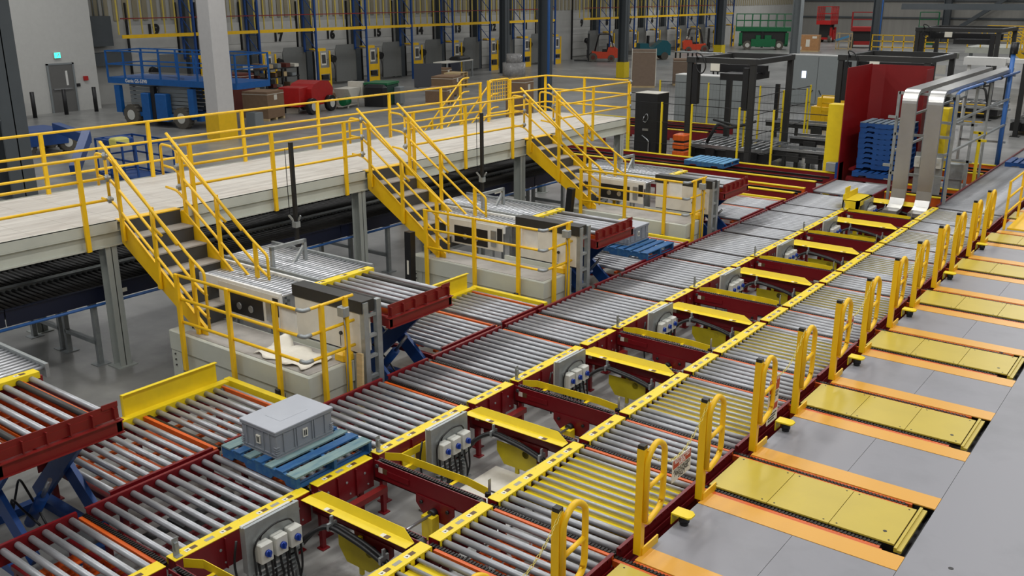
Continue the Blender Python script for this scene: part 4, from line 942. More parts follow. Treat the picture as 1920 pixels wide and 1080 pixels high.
for i, x in enumerate((-5.1, -4.95)):
    o = MB().box(-.03, .03, -.03, .03, 0, 1.75-.1*i).box(-.16, .16, -.03, .03, 1.7-.1*i, 1.76-.1*i).box(-.1, .1, -.1, .1, 0, .01).build('t_post', YEL, loc=(x, (22.9, 22.2)[i], 0)); tag(o, '%s slim yellow T-topped post beside the far roller line' % ('left', 'right')[i], 'post', 'yellow T-topped posts')
t = T('terminal_box', (-5.95, 20.2, 0), 'row of grey terminal boxes low inside the steel frame', 'electrical box')
for i in range(4): MB().bbox(i*.16, i*.16+.13, 0, .1, 1.15, 1.4, .008).cyl((i*.16+.065, -.02, 1.28), (i*.16+.065, 0, 1.28), .03, 10).build('switch_box', SWB, t)
MB().box(0, .64, .1, .13, 0, 1.5).build('back_plate', GALV, t)
o = MB().bbox(0, .4, 0, .3, .65, 1.05, .01).box(.05, .35, .05, .25, 0, .65).build('electrical_box', GALV, loc=(-5.55, 21.8, 0)); tag(o, 'grey box on a stand behind the steel frame', 'electrical box')

# ------------------------------------------------------------------ fence and black gantry machines
def fence(pts, label, h=2.05, corner=None):
    t = T('machine_fence', (0, 0, 0), label, 'fence', 'yellow-posted black wire fences')
    f = None
    for x, y in pts:
        if f is None: f = MB().box(-.025, .025, -.025, .025, .008, h).box(-.08, .08, -.08, .08, 0, .008).build('post', YEL, t, (x, y, 0)); continue
        o = f.copy(); COL.objects.link(o); o.parent = t; o.location = (x, y, 0)
    for (a, b) in zip(pts, pts[1:]):
        a = Vector((*a, 0)); b = Vector((*b, 0)); d = b-a; m_ = MB()
        for z in (.15, .8, 1.45, h-.04): m_.beam(a+Vector((0, 0, z)), b+Vector((0, 0, z)), .02, .02)
        n = max(2, int(d.length/.12))
        for i in range(n): p = a+d*(i+.5)/n; m_.beam(p+Vector((0, 0, .15)), p+Vector((0, 0, h-.04)), .0018, .0018)
        for z in [.3*k+.3 for k in range(6)]: m_.beam(a+Vector((0, 0, z)), b+Vector((0, 0, z)), .003, .003)
        m_.build('wire_panel', MESHM, t)
    return t
fence([(-14.9, 21.9), (-13.78, 21.9), (-12.78, 21.9), (-11.28, 21.9), (-10.25, 21.9), (-8.62, 21.9)], 'front run of yellow-posted wire fence facing the cross conveyor')
fence([(-12.2, 24.4), (-12.2, 27.5), (-12.2, 30)], 'side run of wire fence between the two gantry machines')
fence([(-17.5, 28.6), (-15.5, 28.6), (-13.5, 28.6), (-11.8, 28.6)], 'rear run of yellow-posted wire fence behind the gantry machines')
fence([(-4.6, 27.5), (-4.6, 30), (-4.6, 33), (-4.6, 36)], 'fence run at the far right beyond the steel frame')
fence([(-16.3, 24.2), (-15.0, 24.2)], 'single fence panel behind the black cabinet')
def gantry(label, W_, D_, Ht, x, y):
    t = T('stacker_gantry', (x, y, 0), label, 'gantry machine', 'black gantry machines')
    for xx in (0, W_):
        for yy in (0, D_): MB().box(xx-.08, xx+.08, yy-.08, yy+.08, .012, Ht).box(xx-.17, xx+.17, yy-.17, yy+.17, 0, .012).build('column', GANT, t)
    m_ = MB()
    for yy in (0, D_): m_.box(-.1, W_+.1, yy-.1, yy+.1, Ht, Ht+.16)
    for xx in (0, W_): m_.box(xx-.1, xx+.1, .1, D_-.1, Ht, Ht+.14)
    m_.build('top_frame', GANT, t)
    MB().box(-.08, W_+.08, -.09, -.08+.02, Ht+.16, Ht+.175).box(W_-.02, W_+.06, .1, D_-.1, Ht+.14, Ht+.155).build('silver_trim', STEEL, t)
    MB().box(.1, W_-.1, D_*.4, D_*.4+.2, Ht-.35, Ht-.1).box(W_*.45, W_*.9, .15, D_*.6, Ht-.5, Ht-.3).build('carriage', BLK, t)
    MB().box(.12, .3, -.1, .1, 1.9, Ht-.05).box(W_-.3, W_-.12, -.05, .1, 1.8, Ht-.1).build('lift_unit', BLK, t)
    m_ = MB(); m_.tube([(.3, -.12, Ht+.1), (.2, -.16, Ht+.32), (.45, -.16, Ht+.25), (.6, -.14, Ht-.1), (.45, -.12, Ht-.35), (.25, -.12, Ht-.2), (.22, -.12, Ht+.15)], .02, 8, .15); m_.build('cable_loop', BLK, t)
    MB().box(W_*.35, W_*.35+.3, -.115, -.105, Ht-.22, Ht+.0).build('notice_sheet', SIGNW, t)
    m_ = MB(); m_.box(-.3, W_+.3, .4, .46, .5, .6); m_.box(-.3, W_+.3, D_-.5, D_-.44, .5, .6)
    for i in range(12): m_.cyl((-.2+i*(W_+.4)/11, .46, .56), (-.2+i*(W_+.4)/11, D_-.5, .56), .03, 10)
    m_.build('roller_table', STEEL, t)
    m_ = MB(); m_.box(-.3, W_+.3, .5, D_-.55, .15, .45); 
    for i in range(4): m_.box(-.2+i*.7, .1+i*.7, .3, .4, .2, .5)
    m_.build('machine_base', BLK, t)
    m_ = MB(); m_.tube([(.3, .8, .6), (.6, .9, 1.25), (1.0, .9, 1.1), (W_-.4, .9, 1.3), (W_-.2, .7, .7)], .05, 8, .2); m_.tube([(.3, 1.2, 1.3), (1.2, 1.1, 1.15), (W_-.3, 1.2, 1.35)], .04, 8, .2); m_.build('hose_bundle', GANT, t)
    return t
gantry('black gantry machine left of the red enclosure, behind the front fence', 2.05, 2.9, 3.15, -13.6, 23.3)
gantry('black gantry machine behind the red enclosure', 2.6, 3.0, 3.15, -10.2, 27.0)
gantry('third black gantry machine, far back near the yellow platform', 3.2, 3.4, 3.6, -11.5, 40.5)
gantry('fourth black gantry machine at the upper right', 3.4, 3.4, 3.6, -6.4, 36.0)
t = T('tall_black_cabinet', (-15.05, 22.5, 0), 'tall black cabinet with cables on its front, left of the gantry', 'cabinet')
MB().bbox(0, .78, 0, .75, .02, 2.2, .01).build('body', BLK, t); MB().box(0, .78, 0, .75, 2.2, 2.215).build('top_sheet', CRM, t)
m = MB(); m.tube([(.35, -.02, 1.5), (.45, -.03, 1.6), (.5, -.03, 1.45), (.4, -.03, 1.3), (.3, -.03, 1.35), (.35, -.03, 1.5)], .012, 6, .05); m.tube([(.3, -.03, .9), (.55, -.05, .75), (.55, -.05, .1)], .02, 8, .08); m.box(.3, .5, -.03, 0, 1.05, 1.12); m.build('cable', STEEL, t)
for i in range(3):
    o = MB().bbox(0, .4, 0, .5, .06, .24, .03).build('orange_drum', ORG, loc=(-13.62, 22.35, .3+.25*i)); MB().bbox(.03, .37, .03, .47, 0, .06, .02).build('dark_base', BLK, o); tag(o, ('lowest', 'middle', 'topmost')[i]+' orange module stacked beside the black cabinet', 'module', 'stacked orange modules')
o = MB().box(0, .5, 0, .6, 0, .3).build('module_stand', BLK, loc=(-13.66, 22.3, 0)); tag(o, 'black stand under the orange modules', 'stand')
t = T('grey_cabinet', (-17.2, 28.9, 0), 'large grey cabinet with white top behind the left gantry', 'cabinet', 'large grey cabinets')
t.location = (-17.6, 30.0, 0); MB().bbox(0, 2.9, 0, .7, .1, 2.15, .01).box(.05, 2.85, .05, .65, 0, .1).build('body', CABG, t); MB().box(0, 2.9, 0, .7, 2.15, 2.18).build('top_sheet', WHT, t); m = MB()
for x in (.95, 1.9): m.box(x, x+.012, -.004, 0, .15, 2.1)
m.build('door_gap', DGR, t)
t = T('grey_cabinet', (-17.6, 41.5, 0), 'grey three-door cabinet with two lit windows, between the gantries', 'cabinet', 'large grey cabinets'); MB().bbox(0, 4.6, 0, .7, .1, 2.35, .01).box(.05, 4.5, .05, .65, 0, .1).build('body', CABG, t); MB().box(0, 4.6, 0, .7, 2.35, 2.38).build('top_sheet', WHT, t); m = MB()
for x in (1.5, 2.9): m.box(x, x+.015, -.004, 0, .15, 2.3)
m.beam((1.35, -.02, .75), (1.2, -.02, .55), .03, .03); m.beam((1.65, -.02, .75), (1.75, -.02, .55), .03, .03); m.build('door_gap', BLK, t)
MB().box(.75, .95, -.02, 0, 1.3, 1.62).box(3.6, 3.75, -.02, 0, 1.35, 1.5).build('lit_screen', SCRN, t)
for i, (y, z, x0, x1) in enumerate(((24.6, .55, -11.3, -8.2), (26.0, .75, -11.3, -7.8), (30.5, .6, -14, -7.5))):
    t = T('low_conveyor', (0, 0, 0), '%s low dark conveyor with silver rails behind the machine fence' % ('nearest', 'middle', 'rear')[i], 'roller conveyor', 'low dark conveyors behind the fence')
    for yy in (y, y+.7): MB().box(x0, x1, yy-.03, yy+.03, z-.05, z+.03).build('side_rail', STEEL, t)
    m = MB(); m.box(x0, x1, y+.04, y+.66, z-.2, z-.06)
    for k in range(8): m.box(x0+.3+k*(x1-x0)/8, x0+.4+k*(x1-x0)/8, y+.1, y+.2, 0, z-.2)
    for k in range(5): m.box(x0+.5+k*(x1-x0)/5, x0+.9+k*(x1-x0)/5, y-.12, y-.03, z-.35, z-.1)
    m.build('belt_frame', GANT, t)
for i, (x, y, sx, h) in enumerate(((-11.2, 36.5, .9, .8), (-10.0, 37.4, .8, .6), (-12.6, 37.2, .7, 1.0), (-9.0, 36.2, .7, .9))): carton((x, y, 0), (sx, sx, h), '%s brown carton from the left on the floor between the gantries' % ORD[(1, 2, 0, 3)[i]], rz=i*.5)
for i, (x, y) in enumerate(((-11.7, 31.5), (-9.4, 31.8), (-13.9, 31.2))):
    o = MB().box(-.07, .07, -.07, .07, 0, 1.9).build('light_curtain_post', BLK, loc=(x, y, 0)); tag(o, '%s black light curtain post behind the fence' % ('middle', 'right', 'left')[i], 'post', 'black light curtain posts')
# background machinery between (conveyor with yellow rails)
cross('cross_conveyor', -20, -14.0, 25.6, 27.6, .7, 'red and yellow conveyor running behind the left gantry')
o = MB().bbox(0, 1.3, 0, .9, 0.01, .9, .02).bbox(.2, 1.1, .1, .8, .9, 1.25, .02).build('yellow_machine', SAF, loc=(-13.4, 33.5, 0)); tag(o, 'low yellow machine seen through the left gantry', 'machine')
t = guard('guard_rail', [(-12.8, 33), (-7.0, 33)], [(-12.8, 33), (-11.2, 33), (-9.6, 33), (-8, 33)], (1.4, 1.1, .8), 0, 'yellow floor railing between the gantries in front of the grey cabinet', None)

# ------------------------------------------------------------------ columns of the building
def column(x, y, d, mt, label, pipe=None, wrap=None, loc_h=9.0):
    t = T('building_column', (x, y, 0), label, 'column', 'building columns')
    MB().box(-d/2, d/2, -d/2, d/2, 0 if not wrap else .005, loc_h).build('shaft', mt, t)
    if wrap: MB().box(-d*.56, d*.56, -d*.56, d*.56, 0, wrap).build('yellow_guard', SAF, t)
    if pipe: MB().cyl((-d/2-.08, -d/2+.1, 0), (-d/2-.08, -d/2+.1, loc_h), .07, 10).build('conduit_pipe', pipe, t)
    return t
t = T('building_column', (-25.6, 8.05, 0), 'wide dark grey steel column at the left edge', 'column', 'building columns'); MB().ibeam(0, 0, .02, 9, .66, .8, .03).box(-.45, .45, -.42, .42, 0, .02).build('shaft', DCOL, t); MB().box(.33, .369, -.33, .33, 0.03, 9).build('face_plate', DCOL, t); MB().cyl((-.5, -.5, 2.1), (.45, -.4, 2.1), .03, 8).build('strap', GALV, t)
column(-30.15, 17.95, .72, WCOL, 'white column with a yellow wrapped foot beside the blue scissor lift', wrap=.95)
def icol(x, y, w_, d_, label, pipe=None, wrap=False, mt=DCOL):
    t = T('building_column', (x, y, 0), label, 'column', 'building columns'); MB().ibeam(0, 0, .02, 9, w_, d_, .03).box(-d_*.7, d_*.7, -w_*.7, w_*.7, 0, .02).build('shaft', mt, t); MB().box(d_/2-.06, d_/2-.031, -w_/2, w_/2, .03, 9).build('face_plate', mt, t)
    if pipe: MB().cyl((d_/2+.09, -w_/2-.02, 0), (d_/2+.09, -w_/2-.02, 9), .06, 10).build('conduit_pipe', pipe, t)
    if wrap: MB().box(-d_*.6, d_*.6, -w_*.62, w_*.62, .02, 1.0).build('yellow_guard', YEL, t)
    return t
icol(-40.3, 48.5, .5, .5, 'thin dark grey column in front of dock number 12')
icol(-24.9, 31.5, .42, .5, 'grey column with a blue pipe on its left edge, behind the walkway end', pipe=BPIPE)
icol(-31.8, 49.9, .5, .5, 'dark grey column with a yellow guarded foot right of the orange forklift', wrap=True)
icol(-36, 73, .6, .6, 'dark grey column right of the farther forklift', wrap=True)
icol(-30.5, 76, .65, .7, 'grey column beside the green lift and plywood crate', mt=MCOL)
icol(-26.5, 84.5, .7, .7, 'dark column with blue pipe right of the red scissor lift', pipe=BPIPE)
for x, lb in ((-27, 'left'), (-18, 'right')):
    o = MB().ibeam(0, 0, 0, 9, .8, .7, .04).build('wall_column', DCOL, loc=(x, 111, 0)); tag(o, 'dark wall column on the %s part of the far wall' % lb, 'column')
o = MB().beam((-27, 111, 0.6), (-18, 111, 7), .4, .4).build('wall_brace', DCOL); tag(o, 'diagonal dark brace on the far wall', 'brace')
o = MB().box(-30, 0, 104, 104.4, 3.55, 4.15).build('wall_beam', DCOL); tag(o, 'long horizontal grey beam in front of the far wall', 'beam')

# ------------------------------------------------------------------ exit door corner
t = T('door_1', (-43.08, 18.27, 0), 'grey steel door with narrow window in the white wall, under the exit light', 'door'); t['kind'] = 'structure'
MB().box(-.02, .04, 0, 1.12, .0, 2.13).build('door_leaf', mat('door_grey', (104, 104, 102), .5, n=.04), t); MB().box(-.02, .06, -.08, 0, 0, 2.2).box(-.02, .06, 1.12, 1.2, 0, 2.2).box(-.02, .06, -.08, 1.2, 2.13, 2.2).build('door_frame', MCOL, t)
MB().box(.04, .045, .75, .85, 1.2, 1.85).build('door_window', WHT, t); MB().box(.04, .1, .1, 1.0, 1.02, 1.08).build('push_bar', STEEL, t)
t = T('exit_sign', (-43.08, 18.75, 2.42), 'small lit green exit sign above the grey door', 'sign'); MB().box(0, .08, -.15, .15, 0, .26).build('housing', SWB, t); MB().box(.08, .085, -.14, .14, .01, .25).build('lit_panel', GLOW, t)
MB().beam((.09, -.02, .05), (.09, .03, .14), .02, .03).beam((.09, .03, .14), (.09, .05, .2), .02, .04).build('pictogram', TXW, t)
for i, (x, y) in enumerate(((-42.0, 16.84), (-42.05, 18.3), (-42.07, 19.75))):
    o = MB().cyl((0, 0, 0), (0, 0, 1.12), .09, 14).build('bollard', BLK, loc=(x, y, 0)); tag(o, 'black bollard in front of the white wall, %s of three' % ('leftmost', 'middle', 'rightmost')[i], 'bollard', 'black bollards')
o = MB().box(0, .1, -.1, .1, 0, .2).build('alarm_box', LRED, loc=(-43.1, 19.98, 1.35)); tag(o, 'small red alarm box on the white wall', 'alarm')
o = MB().box(0, .05, -.08, .08, 0, .14).build('card_reader', BLK, loc=(-43.1, 19.6, 1.1)); tag(o, 'small black card reader right of the grey door', 'card reader')
t = T('parts_shelf', (-42.8, 15.7, 0), 'small shelf with yellow and white bins by the left bollard', 'shelf')
for i in range(4): MB().box(0, .5, 0, .8, .25*i+.05, .25*i+.08).build('shelf_board', WOOD, t); MB().bbox(.05, .45, .05, .7, .25*i+.08, .25*i+.24, .01).build('bin', (SAF, WHT, CRM, SAF)[i], t)
t = T('electrical_cabinets', (-44.4, 20.7, 0), 'dark grey wall cabinets and conduits right of the white wall', 'electrical cabinet')
MB().box(0, .5, .3, 1.4, 2.8, 4.2).build('cabinet_box', DCOL, t); MB().box(0, .6, .2, 2.2, 1.9, 2.5).build('cabinet_box', DCOL, t)
for i in range(5): MB().cyl((.1, .3+.25*i, 3.9), (.1, .3+.25*i, 9), .03, 8).build('conduit', GALV, t)

# ------------------------------------------------------------------ docks
DOORM = mat('insulated_dock_door', (196, 196, 192), .6, n=.05, ns=2); LEVM = mat('leveler_grey', (112, 114, 112), .5, n=.05)
def dock(label, tall=False):
    t = T('dock_station', (0, 0, 0), label, 'loading dock', 'numbered loading docks')     # origin on dock wall at number position
    d = MB()
    for i in range(6): d.box(0, .05, -1.35, 1.35, .25+i*.58, .25+(i+1)*.58-.015)
    d.build('dock_door', DOORM, t)
    for yy in (-1.45, 1.38): MB().box(0, .12, yy, yy+.07, 0, 4.8).build('door_track', BLK, t)
    MB().box(.02, .4, 1.75, 2.15, 0, 9).build('wall_post', DCOL, t)
    MB().box(1.1, 1.16, -.65, 1.0, .15, 1.95).prism([(-.65, 1.95), (-.5, 2.3), (.9, 2.3), (1.0, 1.95)], 'x', 1.08, 1.12).build('dock_plate', LEVM, t)
    MB().cyl((1.1, -.95, 1.55), (1.35, -.95, 1.5), .22, 8).build('fan_head', BLK, t); MB().tube([(1.15, -.85, 1.4), (1.2, -.75, .9), (1.2, -.8, .2)], .04, 6, .2).build('fan_arm', DGR, t)
    g = MB(); g.box(1.9, 1.96, 1.3, 1.4, 0, 2.05); g.box(1.9, 1.96, 2.1, 2.2, 0, 2.05); g.box(1.9, 1.95, 1.4, 2.1, .75, 1.1); g.box(1.9, 1.95, 1.4, 2.1, 0, .35); g.box(1.5, 1.9, 1.0, 1.9, 2.05, 2.2)
    g.build('yellow_stand', SAF, t)
    MB().box(1.93, 1.97, 1.45, 1.85, 1.25, 1.95).build('notice_board', SIGNW, t); MB().box(1.96, 1.975, 1.5, 1.8, 1.35, 1.85).build('notice_print', DGR, t); MB().box(1.85, 2.0, 1.5, 1.95, .45, .7).build('holder', BLK, t)
    return t
def rackbay(label):
    t = T('storage_rack', (0, 0, 0), label, 'rack', 'blue and yellow racks over the docks')
    u_ = MB(); u_.box(2.2, 2.3, .85, .95, 0, 9); u_.box(1.2, 1.3, .85, .95, 2.0, 9)
    for i in range(5): u_.beam((1.25, .9, 2.1+i*1.0), (2.25, .9, 2.1+i*1.0), .04, .04); u_.beam((1.25, .9, 3.1+i), (2.25, .9, 2.1+i), .035, .035)
    u_.build('rack_upright', BLU, t)
    MB().box(2.2, 2.28, -3.02, .95, 3.2, 3.36).build('rack_beam', SAF, t)
    b = MB()
    for i in range(6): b.box(1.7, 1.75, -2.9+i*.62, -2.84+i*.62, 3.36, 6)
    b.build('yellow_upright', mat('faded_yellow_paint', (206, 184, 84), .5, n=.05) if 'faded_yellow_paint' not in bpy.data.materials else bpy.data.materials['faded_yellow_paint'], t)
    MB().box(2.2, 2.24, -3.02, .95, 4.08, 4.13).build('red_beam', RED2, t)
    return t
dk = dock('white loading dock door numbered 19, behind the blue scissor lift'); dk.location = (-44.48, 24.63, 0)
def num(par, s): text_mesh(s, .72, TXT, 'dock_number', par, TX(.08, 0, 2.86) if s != '19' else TX(.08, 0, 3.45), ext=.01, bold=.05)
dl = [(19, dk)]
for n in list(range(18, 2, -1)):
    wl = {18: 'dock numbered 18, mostly hidden behind the white column', 12: 'dock numbered 12, half hidden by a dark column'}.get(n, 'white loading dock door numbered %d with its upright grey dock plate' % n)
    if n == 10: continue
    dl.append((n, dup(dk, (-44.48, 24.63+(19-n)*3.97, 0), wl)))
for n, o in dl: num(o, str(n))
rk = rackbay('blue and yellow rack frame beside dock number 19'); rk.location = (-44.48, 24.63, 0)
for n in range(18, 2, -1):
    if n != 10: dup(rk, (-44.48, 24.63+(19-n)*3.97, 0), 'blue and yellow rack frame beside dock number %d' % n)

# ------------------------------------------------------------------ big blue scissor lift
def wheel(t, x, y, r, wd, nm='wheel'):
    w_ = MB().cyl((x-wd/2, y, r), (x+wd/2, y, r), r, 24); 
    for i in range(16): a = 2*PI*i/16; w_.box(x-wd/2, x+wd/2, y+math.cos(a)*r-.02, y+math.cos(a)*r+.02, r+math.sin(a)*r-.02 if r+math.sin(a)*r > .02 else 0, max(.02, r+math.sin(a)*r+.02) if r+math.sin(a)*r < 2*r-.01 else 2*r)
    o = w_.build(nm, RUB, t); MB().cyl((x-wd/2-.01, y, r), (x+wd/2+.01, y, r), r*.5, 16).build('hub', SWB, o); return o
def lift_truck(loc, rz, L, W_, zd, railh, body, label, txt=None, group='scissor lifts', wr=.42, ex=.35, dark=False):
    """length along local y, front side faces local +x"""
    t = T('scissor_lift', loc, label, 'scissor lift', group, rz)
    for y in (L*.18, L*.82):
        for x in (W_-.15, .15): wheel(t, x, y, wr, .3)
    MB().box(.1, W_-.1, .2, L-.2, wr*.9, wr*1.3).box(.3, W_-.3, 0, .25, .3, wr*1.3).box(.3, W_-.3, L-.25, L, .3, wr*1.3).build('chassis', body, t)
    MB().bbox(W_-.25, W_+.05, L*.34, L*.44, .25, 1.35, .03).bbox(W_-.25, W_+.05, L*.52, L*.66, .25, 1.35, .03).build('side_box', body, t)
    for yy in (0.0, L-.3): MB().box(W_-.15, W_+.02, yy, yy+.3, .5, 1.6).build('outrigger', body, t)
    n = 7; z0, z1 = wr*1.35, zd-.22; dz = (z1-z0)/n
    for i in range(n): MB().beam((W_-.35, L*.12, z0+dz*(i+.5)), (W_-.35, L*.88, z0+dz*(i+.5)), .08, dz*.82).beam((.3, L*.12, z0+dz*(i+.5)), (.3, L*.88, z0+dz*(i+.5)), .08, dz*.8).build('scissor_arm', MCOL, t)
    if dark: MB().box(.2, W_-.2, .15, L-.15, wr*1.3, zd-.3).build('scissor_pack', GANT, t); MB().bbox(W_-.15, W_+.15, L*.25, L*.75, .3, 1.0, .03).build('engine_cover', body, t)
    MB().box(0, W_, -.35, L+ex, zd-.24-(.15 if dark else 0), zd).build('platform', body, t)
    r_ = MB()
    ys = [-.33+(L+ex+.31)*i/7 for i in range(8)]
    for x in (0.03, W_-.03):
        for y in ys: r_.box(x-.03, x+.03, y-.03, y+.03, zd, zd+railh)
        for z in (zd+railh, zd+railh*.5): r_.box(x-.025, x+.025, -.35, L+ex, z-.025, z+.025)
    for y in (-.33, L+ex-.02):
        for z in (zd+railh, zd+railh*.5): r_.box(0, W_, y-.025, y+.025, z-.025, z+.025)
    r_.build('guard_rail', body, t)
    MB().box(W_-.2, W_-.05, L*.45, L*.5, .2, zd-.3).build('ladder', BLK, t)
    if txt: text_mesh(txt, .2, TXW, 'lettering', t, TX(W_+.004, L*.3, zd-.11), ext=.003)
    return t
bl = lift_truck((-37.6, 17.3, 0), 0, 4.4, 1.9, 1.92, 1.05, LBLU, 'large blue scissor lift with rails beside the white column', None, ex=2.3)
# orient: side faces the camera (+x/-y); the deck lettering
bl.rotation_euler = (0, 0, math.radians(-80)); bl.location = (-37.5, 19.8, 0)
text_mesh('Genie GS-5390', .2, TXW, 'lettering', bl, TX(1.905, 1.3, 1.80), ext=.003)
MB().box(.2, 1.7, .4, 3.8, 1.92, 2.02).build('plastic_sheeting', WRAP, bl)
# blue boom lift parts behind the walkway
t = T('boom_lift', (-27.0, 11.2, 0), 'low blue boom lift with a basket on the floor behind the walkway', 'boom lift')
MB().beam((-4.6, 1.2, .9), (-1.6, .6, .85), .25, .3).beam((-1.6, .6, .95), (.2, -.9, .25), .25, .32).build('boom', BLU, t)
MB().bbox(-6.4, -4.8, .3, 1.7, .3, .8, .05).build('body', BLU, t)
for x, y in ((-6.2, .3), (-5.0, .3), (-6.2, 1.7), (-5.0, 1.7)): wheel(t, x, y, .3, .22)
m = MB()
for x in (.3, 1.0, 1.7, 2.4):
    for y in (-.2, 1.0): m.box(x-.025, x+.025, y-.025, y+.025, .06, 1.1)
for z in (.1, .6, 1.1):
    for y in (-.2, 1.0): m.box(.3, 2.4, y-.025, y+.025, z-.025, z+.025)
    for x in (.3, 2.4): m.box(x-.025, x+.025, -.2, 1.0, z-.025, z+.025)
m.box(.3, 2.4, -.2, 1.0, 0, .05); m.build('basket', BLU, t); MB().bbox(.3, .9, 0, .7, .9, 1.12, .05).build('control_box', BLU, t); MB().bbox(1.1, 1.5, -.25, .2, 1.0, 1.2, .04).build('padding', mat('pale_yellow_foam', (220, 212, 110), .7, n=.05), t)
g_ = lift_truck((-40.2, 86.2, 0), math.radians(-65), 4.6, 2.0, 2.1, 1.2, GRN, 'large green scissor lift left of the plywood crate', dark=True)
lift_truck((-31.6, 93.5, 0), math.radians(20), 1.9, 2.2, 2.0, 1.4, LRED, 'red scissor lift standing by the far wall, right of the crate', wr=.5, dark=True)
lift_truck((-26.2, 97, 0), math.radians(15), 1.8, 1.8, 2.0, 1.4, GRN, 'smaller green scissor lift right of the dark blue-piped column', wr=.4, dark=True)
lift_truck((-38.5, 103, 0), 0, 1.6, 1.6, 2.3, 1.5, LRED, 'distant red scissor lift half hidden by a grey column', wr=.4, dark=True)

# ------------------------------------------------------------------ forklifts
def forklift(label):
    t = T('forklift', (0, 0, 0), label, 'forklift', 'orange forklifts')     # length along y (forks at -y)
    for y, r_ in ((.0, .34), (1.45, .27)):
        for x in (0.1, 1.0): 
            o = MB().cyl((x-.12, y, r_), (x+.12, y, r_), r_, 20).build('wheel', RUB, t); MB().cyl((x-.13, y, r_), (x+.13, y, r_), r_*.5, 14).build('hub', BRN, o)
    MB().prism([(.35, .25), (1.2, .25), (1.95, .3), (2.0, .95), (1.75, 1.12), (1.2, 1.1), (1.1, .75), (.3, .75), (-.1, .8), (-.1, .6), (.3, .45)], 'x', .05, 1.05).build('body', FORG, t)
    MB().bbox(.3, .8, .75, 1.15, .75, .95, .03).bbox(.3, .8, 1.1, 1.22, .9, 1.4, .03).build('seat', BLK, t)
    for x in (.12, .98): MB().tube([(x, .15, .8), (x, .45, 2.1), (x, 1.35, 2.12), (x, 1.6, 1.1)], .04, 8, .15).build('cage_frame', BLK, t)
    MB().box(.12, .98, .5, 1.3, 2.1, 2.15).build('cage_roof', BLK, t)
    for x in (.3, .8): MB().box(x-.06, x+.06, -.42, -.3, .05, 2.15).build('mast', BLK, t)
    MB().box(.2, .9, -.5, -.42, .3, .9).box(.3, .8, -.4, -.3, 1.2, 1.3).box(.3, .8, -.4, -.3, 2.0, 2.1).build('carriage', BLK, t)
    for x in (.3, .8): MB().box(x-.06, x+.06, -1.5, -.45, .05, .1).build('fork', BLK, t)
    MB().cyl((.25, 1.55, 1.28), (.85, 1.55, 1.28), .15, 14).build('gas_bottle', SWB, t)
    return t
fk = forklift('orange forklift with white wheels facing the dock doors, left of the yellow-footed column'); fk.location = (-45.6+1.6, 65.6, 0); fk.rotation_euler = (0, 0, math.radians(-52))
fk.location = (-42.1, 62.5, 0); fk.rotation_euler = (0, 0, math.radians(-56))
dup(fk, (-39.7, 77.8, 0), 'orange forklift farther back beside the grey column, facing right', rz=math.radians(123))
t = T('floor_scrubber', (-40.4, 66.5, 0), 'teal ride-on floor scrubber between the dark column and the forklifts', 'floor scrubber', None, math.radians(-45))
MB().prism([(0, .35), (0, 1.3), (.7, 1.3), (.8, .95), (1.2, 1.0), (1.9, 1.55), (2.3, 1.5), (2.6, 1.2), (2.6, .35)], 'x', 0, 1.2).build('body', TEAL, t)
for y in (.4, 2.1):
    for x in (.05, 1.15): MB().cyl((x-.1, y, .3), (x+.1, y, .3), .3, 16).build('wheel', RUB, t)
MB().box(.3, .9, .75, .85, 1.0, 1.9).build('seat', BLK, t)
t = T('dark_workbench', (-30.4, 54.0, 0), 'dark metal bench behind the wrapped carton stack', 'bench'); MB().box(0, 3.2, 0, .9, 1.45, 1.5).build('bench_top', GALV, t)
for x in (.1, 1.0, 2.9):
    for y in (.1, .75): MB().box(x, x+.08, y, y+.08, 0, 1.45).build('leg', BLK, t)

# ------------------------------------------------------------------ cartons, junk on the floor
carton((-33.5, 22.6, 0), (1.25, 1.25, 1.22), 'large brown carton on a pallet left of the red tipping hopper', rz=.3)
carton((-36.6, 23.6, 0), (1.3, .9, 1.75), 'tall reddish-brown board crate left of the large carton', 'crate', BRN, .2)
carton((-33.6, 34.8, 0), (1.2, 1.5, 1.05), 'brown carton with papers on top in front of the dock plates', rz=.35)
carton((-31.3, 31.6, 0), (1.1, 1.2, .8), 'light brown carton behind the green cabinet', rz=.4)
carton((-38.3, 39.9, 0), (.7, .7, .95), 'small brown box behind the dark grey board', rz=.2)
t = carton((-27.7, 45.4, 0), (1.35, 1.35, 2.1), 'tall carton stack wrapped in plastic on a pallet', rz=.5); MB().box(-.69, .69, -.69, .69, .12, 2.12).build('stretch_wrap', WRAP, t)
for s_ in (-.7, .66): MB().box(s_, s_+.04, -.7, -.66, .1, 2.2).build('edge_strip', SIGNW, t)
t = carton((-26.4, 47.9, 0), (1.3, 1.3, 1.5), 'open brown carton wrapped in plastic right of the tall stack', rz=.5); MB().box(-.66, .66, -.66, .66, .1, 1.45).build('stretch_wrap', WRAP, t)
carton((-24.6, 29.2, 0), (.9, .9, 1.7), 'tall plain brown carton behind the walkway end', rz=.2)
t = T('red_hopper', (-33.9, 25.2, 0), 'bright red drum-shaped hopper on wheels among the cartons', 'hopper', None, .3)
m = MB(); m.prism([(-.3, .35), (1.2, .35), (1.5, .6), (1.6, 1.0), (1.25, 1.35), (.6, 1.42), (.0, 1.3), (-.3, 1.1)], 'x', -.6, .6); m.build('drum', LRED, t); MB().bbox(-.75, .35, -.9, -.1, .35, 1.2, .03).build('engine_box', LRED, t)
